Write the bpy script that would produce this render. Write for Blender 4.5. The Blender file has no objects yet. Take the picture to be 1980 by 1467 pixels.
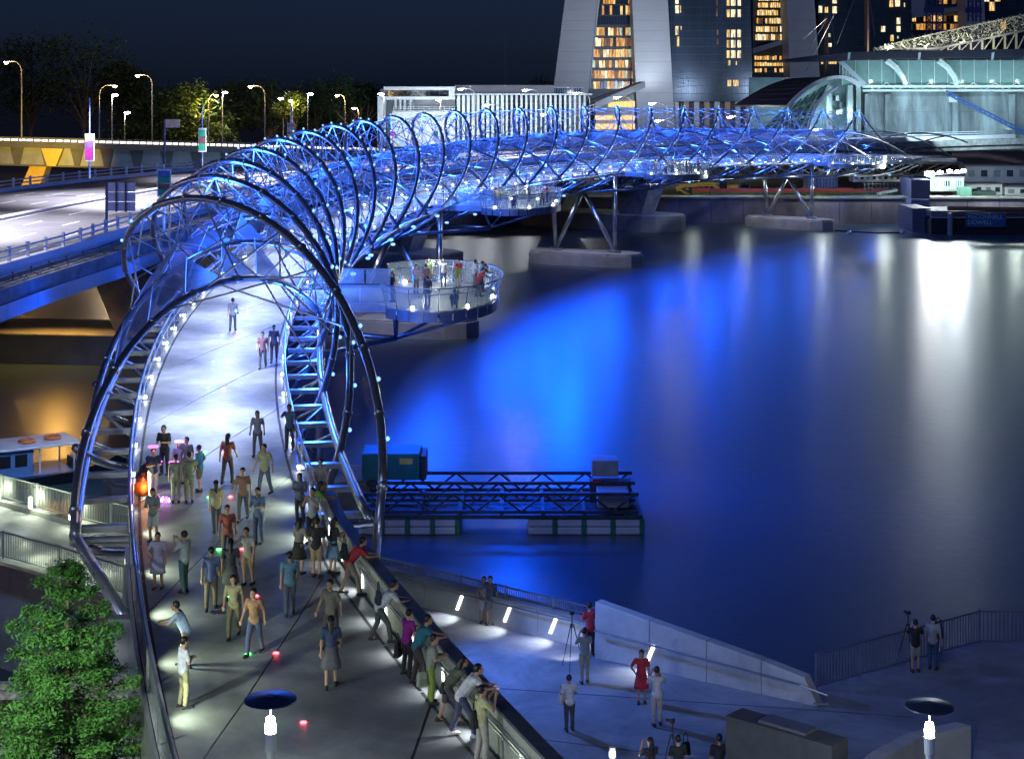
import bpy, bmesh, math, random
from mathutils import Vector, Matrix
random.seed(7)
S = bpy.context.scene
COL = S.collection
# ------------------------------------------------------------------ camera
WZ = -1.2                                  # water level
F, HY, CZ = 3403.27, 156.37, 22.0          # focal length in photo pixels, horizon row, eye height over the water
cam = bpy.data.objects.new('camera', bpy.data.cameras.new('camera'))
COL.objects.link(cam); S.camera = cam
cam.location = (0, 0, CZ); cam.rotation_euler = (math.radians(90), 0, 0)
cam.data.sensor_width = 36; cam.data.lens = 36*F/1980
cam.data.shift_y = -(733.5-HY)/1980
cam.data.clip_start = 1; cam.data.clip_end = 6000
# ------------------------------------------------------------------ night sky, dim city glow
W = bpy.data.worlds.new('World'); S.world = W; W.use_nodes = True
wn = W.node_tree.nodes; wl = W.node_tree.links
bg = wn['Background']
sky = wn.new('ShaderNodeTexSky'); sky.sky_type = 'NISHITA'; sky.sun_disc = False
SUN_EL, SUN_AZ = math.radians(28), math.radians(200)
sky.sun_elevation = SUN_EL; sky.sun_rotation = SUN_AZ
tint = wn.new('ShaderNodeMix'); tint.data_type = 'RGBA'; tint.blend_type = 'MULTIPLY'; tint.inputs[0].default_value = 1
tint.inputs[7].default_value = (0.20, 0.34, 1.0, 1)
wl.new(sky.outputs[0], tint.inputs[6]); wl.new(tint.outputs[2], bg.inputs[0])
bg.inputs[1].default_value = 0.0065
sd = bpy.data.lights.new('sky_glow', 'SUN'); sd.energy = 0.42; sd.angle = math.radians(25); sd.color = (0.36, 0.48, 1.0)
so = bpy.data.objects.new('sky_glow', sd); COL.objects.link(so)
so.rotation_euler = (math.radians(52), 0, math.radians(-28))
S.view_settings.view_transform = 'Standard'; S.view_settings.look = 'None'
S.view_settings.exposure = 0.0; S.view_settings.gamma = 1.0
S.cycles.use_denoising = True; S.cycles.sample_clamp_indirect = 4.0; S.cycles.sample_clamp_direct = 0
S.cycles.max_bounces = 7; S.cycles.transparent_max_bounces = 24; S.cycles.caustics_reflective = False; S.cycles.caustics_refractive = False
try:
    S.cycles.denoiser = 'OPENIMAGEDENOISE'
except Exception:
    pass
# ------------------------------------------------------------------ materials
M = {}
def mat(name, col, rough=.55, metal=0., var=.18, scale=2.5, bump=0., bscale=None, emit=None, es=0., alpha=1., stretch=None, spec=None, stain=0.):
    if name in M: return M[name]
    m = bpy.data.materials.new(name); m.use_nodes = True
    n, l = m.node_tree.nodes, m.node_tree.links
    b = n['Principled BSDF']
    b.inputs['Roughness'].default_value = rough; b.inputs['Metallic'].default_value = metal
    b.inputs['Base Color'].default_value = (*col, 1)
    if spec is not None: b.inputs['Specular IOR Level'].default_value = spec
    if var or bump:
        tc = n.new('ShaderNodeTexCoord'); mp = n.new('ShaderNodeMapping')
        if stretch: mp.inputs['Scale'].default_value = stretch
        l.new(tc.outputs['Object'], mp.inputs[0])
        nz = n.new('ShaderNodeTexNoise'); nz.inputs['Scale'].default_value = scale; nz.inputs['Detail'].default_value = 5
        nz.inputs['Roughness'].default_value = .6
        l.new(mp.outputs[0], nz.inputs['Vector'])
        if var:
            r = n.new('ShaderNodeValToRGB')
            r.color_ramp.elements[0].position = .28; r.color_ramp.elements[1].position = .72
            r.color_ramp.elements[0].color = (*[max(0, c*(1-var)) for c in col], 1)
            r.color_ramp.elements[1].color = (*[min(1, c*(1+var)) for c in col], 1)
            l.new(nz.outputs[0], r.inputs[0]); l.new(r.outputs[0], b.inputs['Base Color'])
            if stain:      # broad weathering blotches with their own shape
                n2 = n.new('ShaderNodeTexNoise'); n2.inputs['Scale'].default_value = scale*.3; n2.inputs['Detail'].default_value = 8; n2.inputs['Roughness'].default_value = .7; n2.inputs['Distortion'].default_value = .6
                l.new(mp.outputs[0], n2.inputs['Vector'])
                m2 = n.new('ShaderNodeMapRange'); m2.inputs[1].default_value = .4; m2.inputs[2].default_value = .62; m2.inputs[3].default_value = 1-stain; m2.inputs[4].default_value = 1.08
                l.new(n2.outputs[0], m2.inputs[0])
                mm = n.new('ShaderNodeMix'); mm.data_type = 'RGBA'; mm.blend_type = 'MULTIPLY'; mm.inputs[0].default_value = 1
                l.new(r.outputs[0], mm.inputs[6]); l.new(m2.outputs[0], mm.inputs[7]); l.new(mm.outputs[2], b.inputs['Base Color'])
        if bump:
            nb = n.new('ShaderNodeTexNoise'); nb.inputs['Scale'].default_value = bscale or scale*6; nb.inputs['Detail'].default_value = 4
            l.new(mp.outputs[0], nb.inputs['Vector'])
            bp = n.new('ShaderNodeBump'); bp.inputs['Strength'].default_value = bump; bp.inputs['Distance'].default_value = .05
            l.new(nb.outputs[0], bp.inputs['Height']); l.new(bp.outputs[0], b.inputs['Normal'])
    if emit is not None:
        b.inputs['Emission Color'].default_value = (*emit, 1); b.inputs['Emission Strength'].default_value = es
        m.cycles.emission_sampling = 'NONE'
    if alpha < 1: b.inputs['Alpha'].default_value = alpha
    M[name] = m
    return m
def lamp_mat(name, col, es):
    return mat(name, (.02, .02, .02), .4, 0, 0, emit=col, es=es)
def light(name, kind, loc, energy, col, radius=.15, target=None, angle=120, blend=.6, parent=None, size=None):
    d = bpy.data.lights.new(name, kind); d.energy = energy; d.color = col
    if kind in ('POINT', 'SPOT'): d.shadow_soft_size = radius
    if kind == 'SPOT': d.spot_size = math.radians(angle); d.spot_blend = blend
    if kind == 'AREA': d.size = size or 1
    o = bpy.data.objects.new(name, d); COL.objects.link(o); o.location = loc
    if target is not None:
        o.rotation_euler = (Vector(target)-Vector(loc)).to_track_quat('-Z', 'Y').to_euler()
    if parent is not None:
        o.parent = parent; o.matrix_parent_inverse = parent.matrix_world.inverted()
    return o
# ------------------------------------------------------------------ mesh helpers
class MB:
    def __init__(s): s.v = []; s.f = []; s.smooth = False
    def add(s, vs, fs):
        o = len(s.v); s.v += [tuple(p) for p in vs]; s.f += [tuple(i+o for i in q) for q in fs]; return s
    def box(s, a, b, mtx=None):
        (x0, y0, z0), (x1, y1, z1) = a, b
        vs = [(x0,y0,z0),(x1,y0,z0),(x1,y1,z0),(x0,y1,z0),(x0,y0,z1),(x1,y0,z1),(x1,y1,z1),(x0,y1,z1)]
        if mtx is not None: vs = [mtx @ Vector(p) for p in vs]
        return s.add(vs, [(0,3,2,1),(4,5,6,7),(0,1,5,4),(1,2,6,5),(2,3,7,6),(3,0,4,7)])
    def hexa(s, p):     # 8 points: bottom 4, top 4
        return s.add(p, [(0,3,2,1),(4,5,6,7),(0,1,5,4),(1,2,6,5),(2,3,7,6),(3,0,4,7)])
    def beam(s, p, q, w, h):    # straight rectangular bar between two points
        p, q = Vector(p), Vector(q); d = (q-p).normalized()
        up = Vector((0,0,1)) if abs(d.z) < .97 else Vector((0,1,0))
        sx = d.cross(up).normalized()*w/2; sz = sx.cross(d).normalized()*h/2
        return s.hexa([p-sx-sz, p+sx-sz, q+sx-sz, q-sx-sz, p-sx+sz, p+sx+sz, q+sx+sz, q-sx+sz])
    def tube(s, path, r, n=8, cap=True):
        path = [Vector(p) for p in path]; N = len(path)
        rs = r if isinstance(r, (list, tuple)) else [r]*N
        t0 = (path[1]-path[0]).normalized()
        up = Vector((0,0,1)) if abs(t0.z) < .9 else Vector((1,0,0))
        nrm = (up - t0*up.dot(t0)).normalized(); vs = []
        for i in range(N):
            t = (path[min(i+1,N-1)]-path[max(i-1,0)]).normalized()
            nrm = (nrm - t*nrm.dot(t)).normalized(); b = t.cross(nrm)
            for j in range(n):
                a = 2*math.pi*j/n
                vs.append(path[i]+(nrm*math.cos(a)+b*math.sin(a))*rs[i])
        fs = [(i*n+j, i*n+(j+1)%n, (i+1)*n+(j+1)%n, (i+1)*n+j) for i in range(N-1) for j in range(n)]
        if cap: fs += [tuple(range(n-1,-1,-1)), tuple((N-1)*n+j for j in range(n))]
        return s.add(vs, fs)
    def prism(s, poly, z0, z1):     # vertical prism from plan polygon; z may be a function of (x, y)
        n = len(poly); f0 = z0 if callable(z0) else (lambda x, y: z0); f1 = z1 if callable(z1) else (lambda x, y: z1)
        vs = [(x, y, f0(x, y)) for x, y in poly]+[(x, y, f1(x, y)) for x, y in poly]
        fs = [tuple(range(n-1,-1,-1)), tuple(range(n, 2*n))]+[(i, (i+1)%n, n+(i+1)%n, n+i) for i in range(n)]
        return s.add(vs, fs)
    def extrude(s, poly3, d):       # polygon in 3D pushed along d
        n = len(poly3); d = Vector(d)
        vs = [Vector(p) for p in poly3]+[Vector(p)+d for p in poly3]
        fs = [tuple(range(n)), tuple(range(2*n-1, n-1, -1))]+[((i+1)%n, i, n+i, n+(i+1)%n) for i in range(n)]
        return s.add(vs, fs)
    def lathe(s, prof, n=16, c=(0,0,0), sx=1, sy=1):
        vs = []
        for r, z in prof:
            for j in range(n):
                a = 2*math.pi*j/n; vs.append((c[0]+r*math.cos(a)*sx, c[1]+r*math.sin(a)*sy, c[2]+z))
        m = len(prof)
        fs = [(i*n+j, i*n+(j+1)%n, (i+1)*n+(j+1)%n, (i+1)*n+j) for i in range(m-1) for j in range(n)]
        fs += [tuple(range(n-1,-1,-1)), tuple((m-1)*n+j for j in range(n))]
        return s.add(vs, fs)
    def mesh(s, name, m=None, smooth=False, fix=True):
        me = bpy.data.meshes.new(name); me.from_pydata(s.v, [], s.f)
        if fix:
            bm = bmesh.new(); bm.from_mesh(me); bmesh.ops.recalc_face_normals(bm, faces=bm.faces); bm.to_mesh(me); bm.free()
        if smooth: me.shade_smooth()
        if m is not None: me.materials.append(m)
        return me
    def build(s, name, m, parent=None, smooth=False, loc=None, kind=None, bevel=0, fix=True):
        me = s.mesh(name, m, smooth, fix)
        o = inst(name, me, parent, loc)
        if kind: o['kind'] = kind
        if bevel:
            bv = o.modifiers.new('bevel', 'BEVEL'); bv.width = bevel; bv.segments = 2; bv.limit_method = 'ANGLE'
        return o
def inst(name, me, parent=None, loc=None, rot=None, scale=None, m=None):
    o = bpy.data.objects.new(name, me); COL.objects.link(o)
    if loc is not None: o.location = loc
    if rot is not None: o.rotation_euler = rot
    if scale is not None: o.scale = scale
    if parent is not None:
        o.parent = parent; o.matrix_parent_inverse = INV.get(parent.name) or Matrix()
    if m is not None:
        o.material_slots[0].link = 'OBJECT'; o.material_slots[0].material = m
    return o
INV = {}
def tag(o, label, cat, group=None, kind=None):
    o['label'] = label; o['category'] = cat
    if group: o['group'] = group
    if kind: o['kind'] = kind
    return o
def thing(name, label, cat, loc=(0,0,0), rz=0, group=None, local=False):
    """an Empty at the base of a thing; children are given in world coordinates unless local"""
    o = bpy.data.objects.new(name, None); COL.objects.link(o); o.empty_display_size = .3
    o.location = loc; o.rotation_euler = (0, 0, rz)
    if not local:
        INV[o.name] = (Matrix.Translation(loc) @ Matrix.Rotation(rz, 4, 'Z')).inverted()
    return tag(o, label, cat, group)
def struct(o, label=None):
    o['kind'] = 'structure'
    if label: o['label'] = label
    return o
    return o
# ------------------------------------------------------------------ picture -> place helpers used while measuring the site
def G(x, y, z):            # the point at height z seen at photo position x, y
    Y = F*(CZ-z)/(y-HY); return Vector(((x-990)*Y/F, Y, z))
def D(x, y, Y):            # the point at distance Y seen at photo position x, y
    return Vector(((x-990)*Y/F, Y, CZ-(y-HY)*Y/F))
BX0, BY0, BH, BK, BC_, BZ, BA, BB = -12.748681, 75.66983, -.143726, .003844, 10.804453, CZ-10.523665, .033128, -.00014
PITCH = 6*BC_
def BR(u, r=0., dz=0.):    # bridge coordinates: u along, r to the right, dz over the helix axis
    th = BH+BK*u
    X = BX0+(math.cos(BH)-math.cos(th))/BK; Y = BY0+(math.sin(th)-math.sin(BH))/BK
    Z = BZ+BA*u+BB*u*u
    return Vector((X+r*math.cos(th), Y-r*math.sin(th), Z+dz))
def BT(u): return BH+BK*u
def bheading(u): return -BT(u)      # rotation about z that turns +Y into the bridge direction
DK = -2.9                            # deck surface under the helix axis
def GD(x, y):                        # the point of the bridge deck seen at photo position x, y
    z = 8.0
    for _ in range(8):
        p = G(x, y, z); u = (p.y-BY0)*1.01
        for _ in range(4):
            u += (p.y-BR(u).y)
        z = BR(u, 0, DK).z
    return G(x, y, z)
STEEL = mat('brushed_steel', (.62,.64,.67), .28, .9, .12, 3)
DARKSTEEL = mat('dark_steel', (.10,.105,.12), .38, .7, .2, 3)
TUBEMAT = mat('helix_tube_steel', (.50,.52,.56), .30, .85, .2, 2.5)
CONC = mat('concrete', (.33,.33,.32), .8, 0, .22, 1.2, .25, 9, stain=.35)
CONCD = mat('dark_concrete', (.16,.16,.165), .85, 0, .25, 1, .3, 8)
WHITE = mat('white_paint', (.74,.75,.76), .5, 0, .06, 2)
GREYP = mat('grey_paint', (.30,.31,.33), .5, .1, .1, 2)
BLACK = mat('black_rubber', (.02,.02,.022), .6, 0, .2, 3)
def glass_mat(name, col, alpha, rough=.06):
    if name in M: return M[name]
    m = bpy.data.materials.new(name); m.use_nodes = True; n, l = m.node_tree.nodes, m.node_tree.links
    n.remove(n['Principled BSDF']); out = n['Material Output']
    tr = n.new('ShaderNodeBsdfTransparent'); pr = n.new('ShaderNodeBsdfPrincipled'); mx = n.new('ShaderNodeMixShader')
    tr.inputs[0].default_value = (*[.75+.25*c for c in col], 1)
    pr.inputs['Base Color'].default_value = (*col, 1); pr.inputs['Roughness'].default_value = rough
    tc = n.new('ShaderNodeTexCoord'); nz = n.new('ShaderNodeTexNoise'); nz.inputs['Scale'].default_value = 1.3; nz.inputs['Detail'].default_value = 3
    l.new(tc.outputs['Object'], nz.inputs['Vector'])
    mr = n.new('ShaderNodeMapRange'); mr.inputs[3].default_value = alpha*.75; mr.inputs[4].default_value = min(1, alpha*1.25)
    l.new(nz.outputs[0], mr.inputs[0]); l.new(mr.outputs[0], mx.inputs[0])
    l.new(tr.outputs[0], mx.inputs[1]); l.new(pr.outputs[0], mx.inputs[2]); l.new(mx.outputs[0], out.inputs[0])
    M[name] = m; return m
GLASS = glass_mat('clear_glass', (.55,.62,.62), .16)
# ================================================================== water and terrain
def water_mat():
    m = bpy.data.materials.new('harbour_water'); m.use_nodes = True; n, l = m.node_tree.nodes, m.node_tree.links
    b = n['Principled BSDF']; b.inputs['Base Color'].default_value = (.05,.085,.12,1)
    b.inputs['Roughness'].default_value = .30; b.inputs['IOR'].default_value = 1.33
    b.inputs['Specular IOR Level'].default_value = .55
    tc = n.new('ShaderNodeTexCoord'); mp = n.new('ShaderNodeMapping'); mp.inputs['Scale'].default_value = (1.0,.75,1)
    mp.inputs['Rotation'].default_value = (0,0,.35)
    l.new(tc.outputs['Object'], mp.inputs[0])
    a = n.new('ShaderNodeTexNoise'); a.inputs['Scale'].default_value = 1.1; a.inputs['Detail'].default_value = 6; a.inputs['Roughness'].default_value = .62
    c = n.new('ShaderNodeTexNoise'); c.inputs['Scale'].default_value = .05; c.inputs['Detail'].default_value = 3
    l.new(mp.outputs[0], a.inputs['Vector']); l.new(mp.outputs[0], c.inputs['Vector'])
    mr = n.new('ShaderNodeMapRange'); mr.inputs[1].default_value=.35; mr.inputs[2].default_value=.65; mr.inputs[3].default_value = .10; mr.inputs[4].default_value = .28
    l.new(c.outputs[0], mr.inputs[0])
    bp = n.new('ShaderNodeBump'); bp.inputs['Distance'].default_value = .12
    l.new(mr.outputs[0], bp.inputs['Strength']); l.new(a.outputs[0], bp.inputs['Height']); l.new(bp.outputs[0], b.inputs['Normal'])
    return m
WATER = water_mat()
struct(MB().add([(-700,20,WZ),(900,20,WZ),(900,296,WZ),(-700,296,WZ)], [(0,1,2,3)]).build('water', WATER, fix=False), 'dark rippled harbour water under the bridge')
# far land sheet, reaching the horizon
LAND = mat('site_earth', (.075,.06,.05), .95, 0, .35, .15, .5, .8)
struct(MB().prism([(-2500,290),(2500,290),(2500,5000),(-2500,5000)], -3, 2.9).build('ground', LAND), 'dark earth and paving on the far bank')

# ================================================================== the double-helix footbridge
HB = thing('footbridge', 'curved steel double helix footbridge lit by blue lamps, with glass viewing pods', 'bridge', BR(-20,0,DK-8))
R_OUT, R_IN, IN_DZ = 5.4, 4.7, -2.6
U0, U1 = -20.0, 262.0
def outer(k, u):
    ph = -2*math.pi*(u-k*BC_)/PITCH
    return BR(u, R_OUT*math.sin(ph), R_OUT*math.cos(ph))
def inner(uj, u):
    ph = 2*math.pi*(u-uj)/PITCH
    return BR(u, R_IN*math.sin(ph), IN_DZ+R_IN*math.cos(ph))
def frange(a, b, st):
    n = max(1, int(math.ceil((b-a)/st))); return [a+(b-a)*i/n for i in range(n+1)]
# outer tubes: six strands; each strand passes over the top at k*BC_
collar = MB()
for j in range(6):
    ks = [k for k in range(-12, 36) if k % 6 == j]
    pieces = []; cur = []
    for u in frange(U0, U1, .9):
        k = min(ks, key=lambda q: abs(u-q*BC_)); ph = math.degrees(-2*math.pi*(u-k*BC_)/PITCH)
        ok = (0 <= k <= 22) or abs(ph) > 112
        if ok: cur.append(u)
        elif cur: pieces.append(cur); cur = []
    if cur: pieces.append(cur)
    for pc in pieces:
        if len(pc) < 4: continue
        MB().tube([outer(j, u) for u in pc], .155, 10).build('outer_helix_tube', TUBEMAT, HB, smooth=True)
# inner tubes: five strands winding the other way, only over the deck
IN_PH0, IN_ST = -2.3, PITCH/5
inner_js = [IN_PH0+IN_ST*i for i in range(0, 23)]
for uj in inner_js:
    us = [u for u in frange(uj-17.6, uj+17.6, .8) if U0-1 <= u <= U1+4]
    if len(us) < 8: continue
    MB().tube([inner(uj, u) for u in us], .14, 10).build('inner_helix_tube', TUBEMAT, HB, smooth=True)
# collars on the tubes
ring = MB().lathe([(.19,-.07),(.19,.07)], 10).mesh('collar', STEEL, True)
def orient(o, d):
    o.rotation_euler = Vector(d).to_track_quat('Z', 'Y').to_euler()
cnt = 0
for k in range(0, 23):
    for ph in range(-105, 121, 18 if k < 12 else 45):
        u = k*BC_-math.radians(ph)/(2*math.pi)*PITCH
        if not (U0 < u < U1): continue
        o = inst('collar', ring, HB, outer(k, u)); orient(o, outer(k, u+.1)-outer(k, u-.1)); cnt += 1
for uj in inner_js[:9]:
    for ph in range(-90, 91, 20):
        u = uj+math.radians(ph)/(2*math.pi)*PITCH
        if u < U0: continue
        o = inst('collar', ring, HB, inner(uj, u)); orient(o, inner(uj, u+.1)-inner(uj, u-.1))
# struts and tie rods
rod = MB().tube([(0,0,0),(0,0,1)], 1, 6).mesh('strut', STEEL, True)
def place_rod(name, me, p, q, r, parent):
    d = q-p; o = inst(name, me, parent, p); o.rotation_euler = d.to_track_quat('Z', 'Y').to_euler(); o.scale = (r, r, d.length); return o
rods = []
def near_inner(p, u, lo, hi, want):
    best = []
    for uj in inner_js:
        c = None
        for du in frange(lo, hi, 1.2):
            uu = u+du
            if abs(uu-uj) > 17 or uu < U0 or uu > U1: continue
            q = inner(uj, uu); d = (q-p).length
            if c is None or d < c[0]: c = (d, q)
        if c: best.append(c)
    best.sort(key=lambda t: t[0]); return [b[1] for b in best[:want]]
for k in range(0, 23):
    for i, ph in enumerate(range(-96, 121, 18)):
        u = k*BC_-math.radians(ph)/(2*math.pi)*PITCH
        if not (U0 <= u <= U1): continue
        p = outer(k, u)
        for q in near_inner(p, u, -8, 8, 3):
            if 1.0 < (q-p).length < 6.5: rods.append((p, q, .042))
        # ties from this strand to the next one away from the camera
        if k < 22 and -60 <= ph <= 100:
            for dph in (-32, 40):
                ph2 = ph+dph; u2 = (k+1)*BC_-math.radians(ph2)/(2*math.pi)*PITCH
                if abs(ph2) < 115 and U0 <= u2 <= U1: rods.append((p, outer(k+1, u2), .024))
rods.sort(key=lambda t: t[0].y/t[2])
for p, q, r in rods[:300]: place_rod('strut', rod, p, q, r, HB)
mb = MB()
for p, q, r in rods[300:]: mb.tube([p, q], r, 5, False)
mb.build('far_struts', STEEL, HB, kind='stuff', fix=False, smooth=True)
# fine stay wires over the canopy, near half
wire = MB()
for i, uj in enumerate(inner_js[:-1]):
    if uj < -5 or uj > 240: continue
    for ph in range(-70, 71, 20):
        a = inner(uj, uj+math.radians(ph)/(2*math.pi)*PITCH)
        uj2 = inner_js[i+1]
        for dph in (-22, 22):
            q = inner(uj2, uj2+math.radians(ph+dph)/(2*math.pi)*PITCH)
            if U0 < q.y: wire.tube([a, q], .02, 4, False)
wire.build('stay_wires', STEEL, HB, kind='stuff', fix=False)
# canopy panels between neighbouring inner strands
CANOPY = glass_mat('blue_canopy_mesh', (.34,.48,.78), .46, .35)
for i, uj in enumerate(inner_js[:-1]):
    if uj < -6: continue
    uj2 = inner_js[i+1]
    for n, ph in enumerate(range(-50, 40, 18)):
        a0 = inner(uj, uj+math.radians(ph)/(2*math.pi)*PITCH); a1 = inner(uj, uj+math.radians(ph+18)/(2*math.pi)*PITCH)
        b0 = inner(uj2, uj2+math.radians(ph-24)/(2*math.pi)*PITCH); b1 = inner(uj2, uj2+math.radians(ph-6)/(2*math.pi)*PITCH)
        if uj2 > 238: continue
        for pts in (([a0, a1, b1], [a0, b1, b0]) if n in (1, 2) else ([a0, a1, b1],)):
            c = sum(pts, Vector())/3
            pts = [c+(p-c)*.95+Vector((0,0,.17)) for p in pts]
            MB().extrude(pts, (0,0,.03)).build('canopy_panel', CANOPY, HB)
        place_rod('panel_edge', rod, a0+Vector((0,0,.2)), b1+Vector((0,0,.2)), .03, HB)
# small blue lamps on the outer tubes
LED = lamp_mat('blue_led', (.22,.46,1.0), 2.2)
LEDH = MB().lathe([(.025,-.08),(.062,-.04),(.075,0),(.062,.04),(.025,.08)], 8).mesh('led_lamp', LED, True)
for k in range(0, 23):
    rng = range(-66, 126, 15) if k < 1 else (range(50, 126, 13) if k < 3 else range(-46, 122, 13))
    for ph in rng:
        if k == 0 and -30 < ph < 62: continue
        u = k*BC_-math.radians(ph)/(2*math.pi)*PITCH
        if not (U0 <= u <= U1): continue
        p = outer(k, u); c = BR(u, 0, 0); d = (p-c).normalized()
        o = inst('led_lamp', LEDH, HB, p+d*.2+Vector((0,-.05,0)))
# bigger blue floodlights under the right edge, which throw light onto the water
FLOOD = MB().lathe([(.05,-.12),(.16,-.10),(.2,.05),(.06,.1)], 8).mesh('flood_lamp', LED, True)
for u in frange(30, 240, 10.8):
    inst('flood_lamp', FLOOD, HB, BR(u, 4.95, -3.3))
    inst('flood_lamp', FLOOD, HB, BR(u+3, 2.6, -5.1))
BLUE = (.0,.075,1.0)
for u in frange(20, 190, 8.5):
    p = BR(u, 15.0 if any(abs(u-c) < 6.5 for c in (27.5, 92, 156)) else 5.2, -3.4); q = BR(u-11, 23, 0); q.z = WZ
    light('water_flood', 'SPOT', p, (14000 if u < 125 else 14000*max(.12,1-(u-125)/60))*(1 if u > 40 else .8)*(.5 if any(abs(u-c) < 6.5 for c in (92, 156)) else 1), BLUE, 1.0, q, 108, 1.0)
# blue glow on the steel: lamps between the two helices
for k in range(0, 23):
    u = k*BC_+1
    light('helix_lamp', 'POINT', BR(u-4, 4.2, -1.2), 1300 if k else 500, (.025,.13,1.0), .35)
    if k > 0: light('helix_lamp', 'POINT', BR(u, -1.0, 4.7), 1500 if k > 5 else 1000, (.03,.15,1.0), .7)
# ------------------------------------------------------------------ deck
DECKM = mat('deck_resin', (.27,.28,.285), .42, 0, .22, 1.1, .12, 30, stain=.3)
GAPM = mat('joint_filler', (.05,.05,.055), .7, 0, .1)
def flare(u):                      # the right edge opens out in front of the portal
    return 3.0+max(0, -24-u)*.075
def deck_slab(name, l0, l1, r0, r1, z0, z1, m, steps=5, parent=HB, cut=0.):
    top = []; 
    for i in range(steps+1):
        t = i/steps; ul, ur = l0+(l1-l0)*t, r0+(r1-r0)*t
        row = []
        for s in range(4):
            f = s/3; u = ul+(ur-ul)*f; rr = -3.0+(flare(u)+3.0)*f
            row.append((u, rr))
        top.append(row)
    mb = MB(); vs = []
    for dz in (z1, z0):
        for row in top:
            for u, rr in row: vs.append(BR(u, rr, DK+dz))
    W4 = 4; N = (steps+1)*W4; fs = []
    for i in range(steps):
        for s in range(3):
            a = i*W4+s; q = (a, a+1, a+W4+1, a+W4); fs.append(q); fs.append(tuple(N+x for x in reversed(q)))
    edge = [s for s in range(3)]
    for s in range(3):
        fs.append((s+1, s, N+s, N+s+1)); b = steps*W4+s; fs.append((b, b+1, N+b+1, N+b))
    for i in range(steps):
        a = i*W4; fs.append((a, a+W4, N+a+W4, N+a)); b = i*W4+3; fs.append((b+W4, b, N+b, N+b+W4))
    mb.add(vs, fs); return mb.build(name, m, parent)
deck_slab('deck_base', -50, 262, -50, 262, -.35, -.03, GAPM, 80)
a = -9-BC_*4+2
while a < 252:
    l0, l1, r0, r1 = a+.05, a+BC_-.05, a+15.5+.05, a+15.5+BC_-.05
    if a < -40: r0 = max(r0, -49); l0 = max(l0, -50)
    deck_slab('deck_panel', max(l0,-50), min(l1,262), max(r0,-50), min(r1,262), -.03, 0, DECKM, 5)
    a += BC_
deck_slab('deck_panel', -50, -9-BC_*4+2-.05, -50, -9-BC_*4+17.4, -.03, 0, DECKM, 4)
# pairs of red and green studs down the middle of the deck
studR = lamp_mat('red_stud', (1,.03,.04), 30); studG = lamp_mat('green_stud', (.05,1,.12), 25)
sm = [MB().lathe([(.07,0),(.07,.02),(.03,.035)], 10).mesh('floor_stud', mm) for mm in (studR, studG)]
for u in [-46,-40.5,-36,-31.5,-27,-22.6,-16.7,-10.5,-5,1,7,14,22]:
    inst('floor_stud', sm[0], HB, BR(u, .35 if u > -24 else .35, DK+.002)); inst('floor_stud', sm[1], HB, BR(u+.1, -.35, DK+.002))
DRAIN = mat('drain_slot', (.03,.03,.03), .6, .3, .2)
for s_ in (-1, 1):
    for u in frange(-48, 110, 3.3)[:-1]:
        r0 = (flare(u)-.42) if s_ > 0 else -2.66; r1 = (flare(u+3.2)-.42) if s_ > 0 else -2.66
        a, b = BR(u, r0, DK+.004), BR(u+3.2, r1, DK+.004)
        MB().beam(a, b, .09, .006).build('drain_slot', DRAIN, HB)
# edge tubes, rungs between deck and edge tube
for s in (-1, 1):
    MB().tube([BR(u, s*4.62, DK-.05) for u in frange(U0, U1, 2.5)], .16, 10).build('edge_tube', STEEL, HB, smooth=True)
    MB().tube([BR(u, s*1.2, -5.15) for u in frange(12, 252, 2.5)], .17, 8).build('bottom_chord', TUBEMAT, HB, smooth=True)
    mb = MB()
    for i, u in enumerate(frange(-8, 250, 5.4)):
        mb.tube([BR(u, s*4.62, DK-.05), BR(u+2.7, s*1.2, -5.15)], .075, 6, False).tube([BR(u+2.7, s*1.2, -5.15), BR(u+5.4, s*4.62, DK-.05)], .075, 6, False)
        mb.tube([BR(u, s*3, DK-.2), BR(u, s*1.2, -5.15)], .06, 6, False).tube([BR(u+2.7, -1.2, -5.15), BR(u+2.7, 1.2, -5.15)], .06, 5, False)
    mb.build('underdeck_bracing', TUBEMAT, HB, kind='stuff', fix=False, smooth=True)
rung = MB().box((0,-.17,-.19),(1,.17,.0)).mesh('rung', STEEL)
for s in (-1, 1):
    for u in frange(-19, 250, 3.3):
        o = inst('rung', rung, HB, BR(u, s*3.06, DK-.06)); o.rotation_euler = (0,0,-BT(u) if s > 0 else math.pi-BT(u)); o.scale = (1.5,1,1)
# balustrades: posts, glass panels, handrail
post = MB().box((-.03,-.04,-.1),(.03,.04,1.08)).mesh('balustrade_post', STEEL)
gl = MB().box((-.008,0.06,.06),(.008,3.24,.98)).mesh('glass_panel', GLASS)
for s in (-1, 1):
    us = frange(-49.5 if s < 0 else -20.5, 258, 3.3)
    for i, u in enumerate(us[:-1]):
        if s > 0 and any(abs(u+1.6-c) < 3.2 for c in (27.5, 92, 156, 219)): continue
        p = BR(u, s*2.97, DK); q = BR(us[i+1], s*2.97, DK)
        inst('balustrade_post', post, HB, p, (0,0,bheading(u)))
        o = inst('glass_panel', gl, HB, p, (math.asin((q.z-p.z)/(q-p).length),0,math.atan2(-(q.x-p.x),(q.y-p.y))))
    MB().tube([BR(u, s*2.97, DK+1.12) for u in frange(us[0], 258, 2)], .05, 8).build('handrail', STEEL, HB, smooth=True)
    MB().tube([BR(u, s*2.86, DK+.85) for u in frange(us[0], 258, 2)], .03, 6).build('handrail', STEEL, HB, smooth=True)
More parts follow.
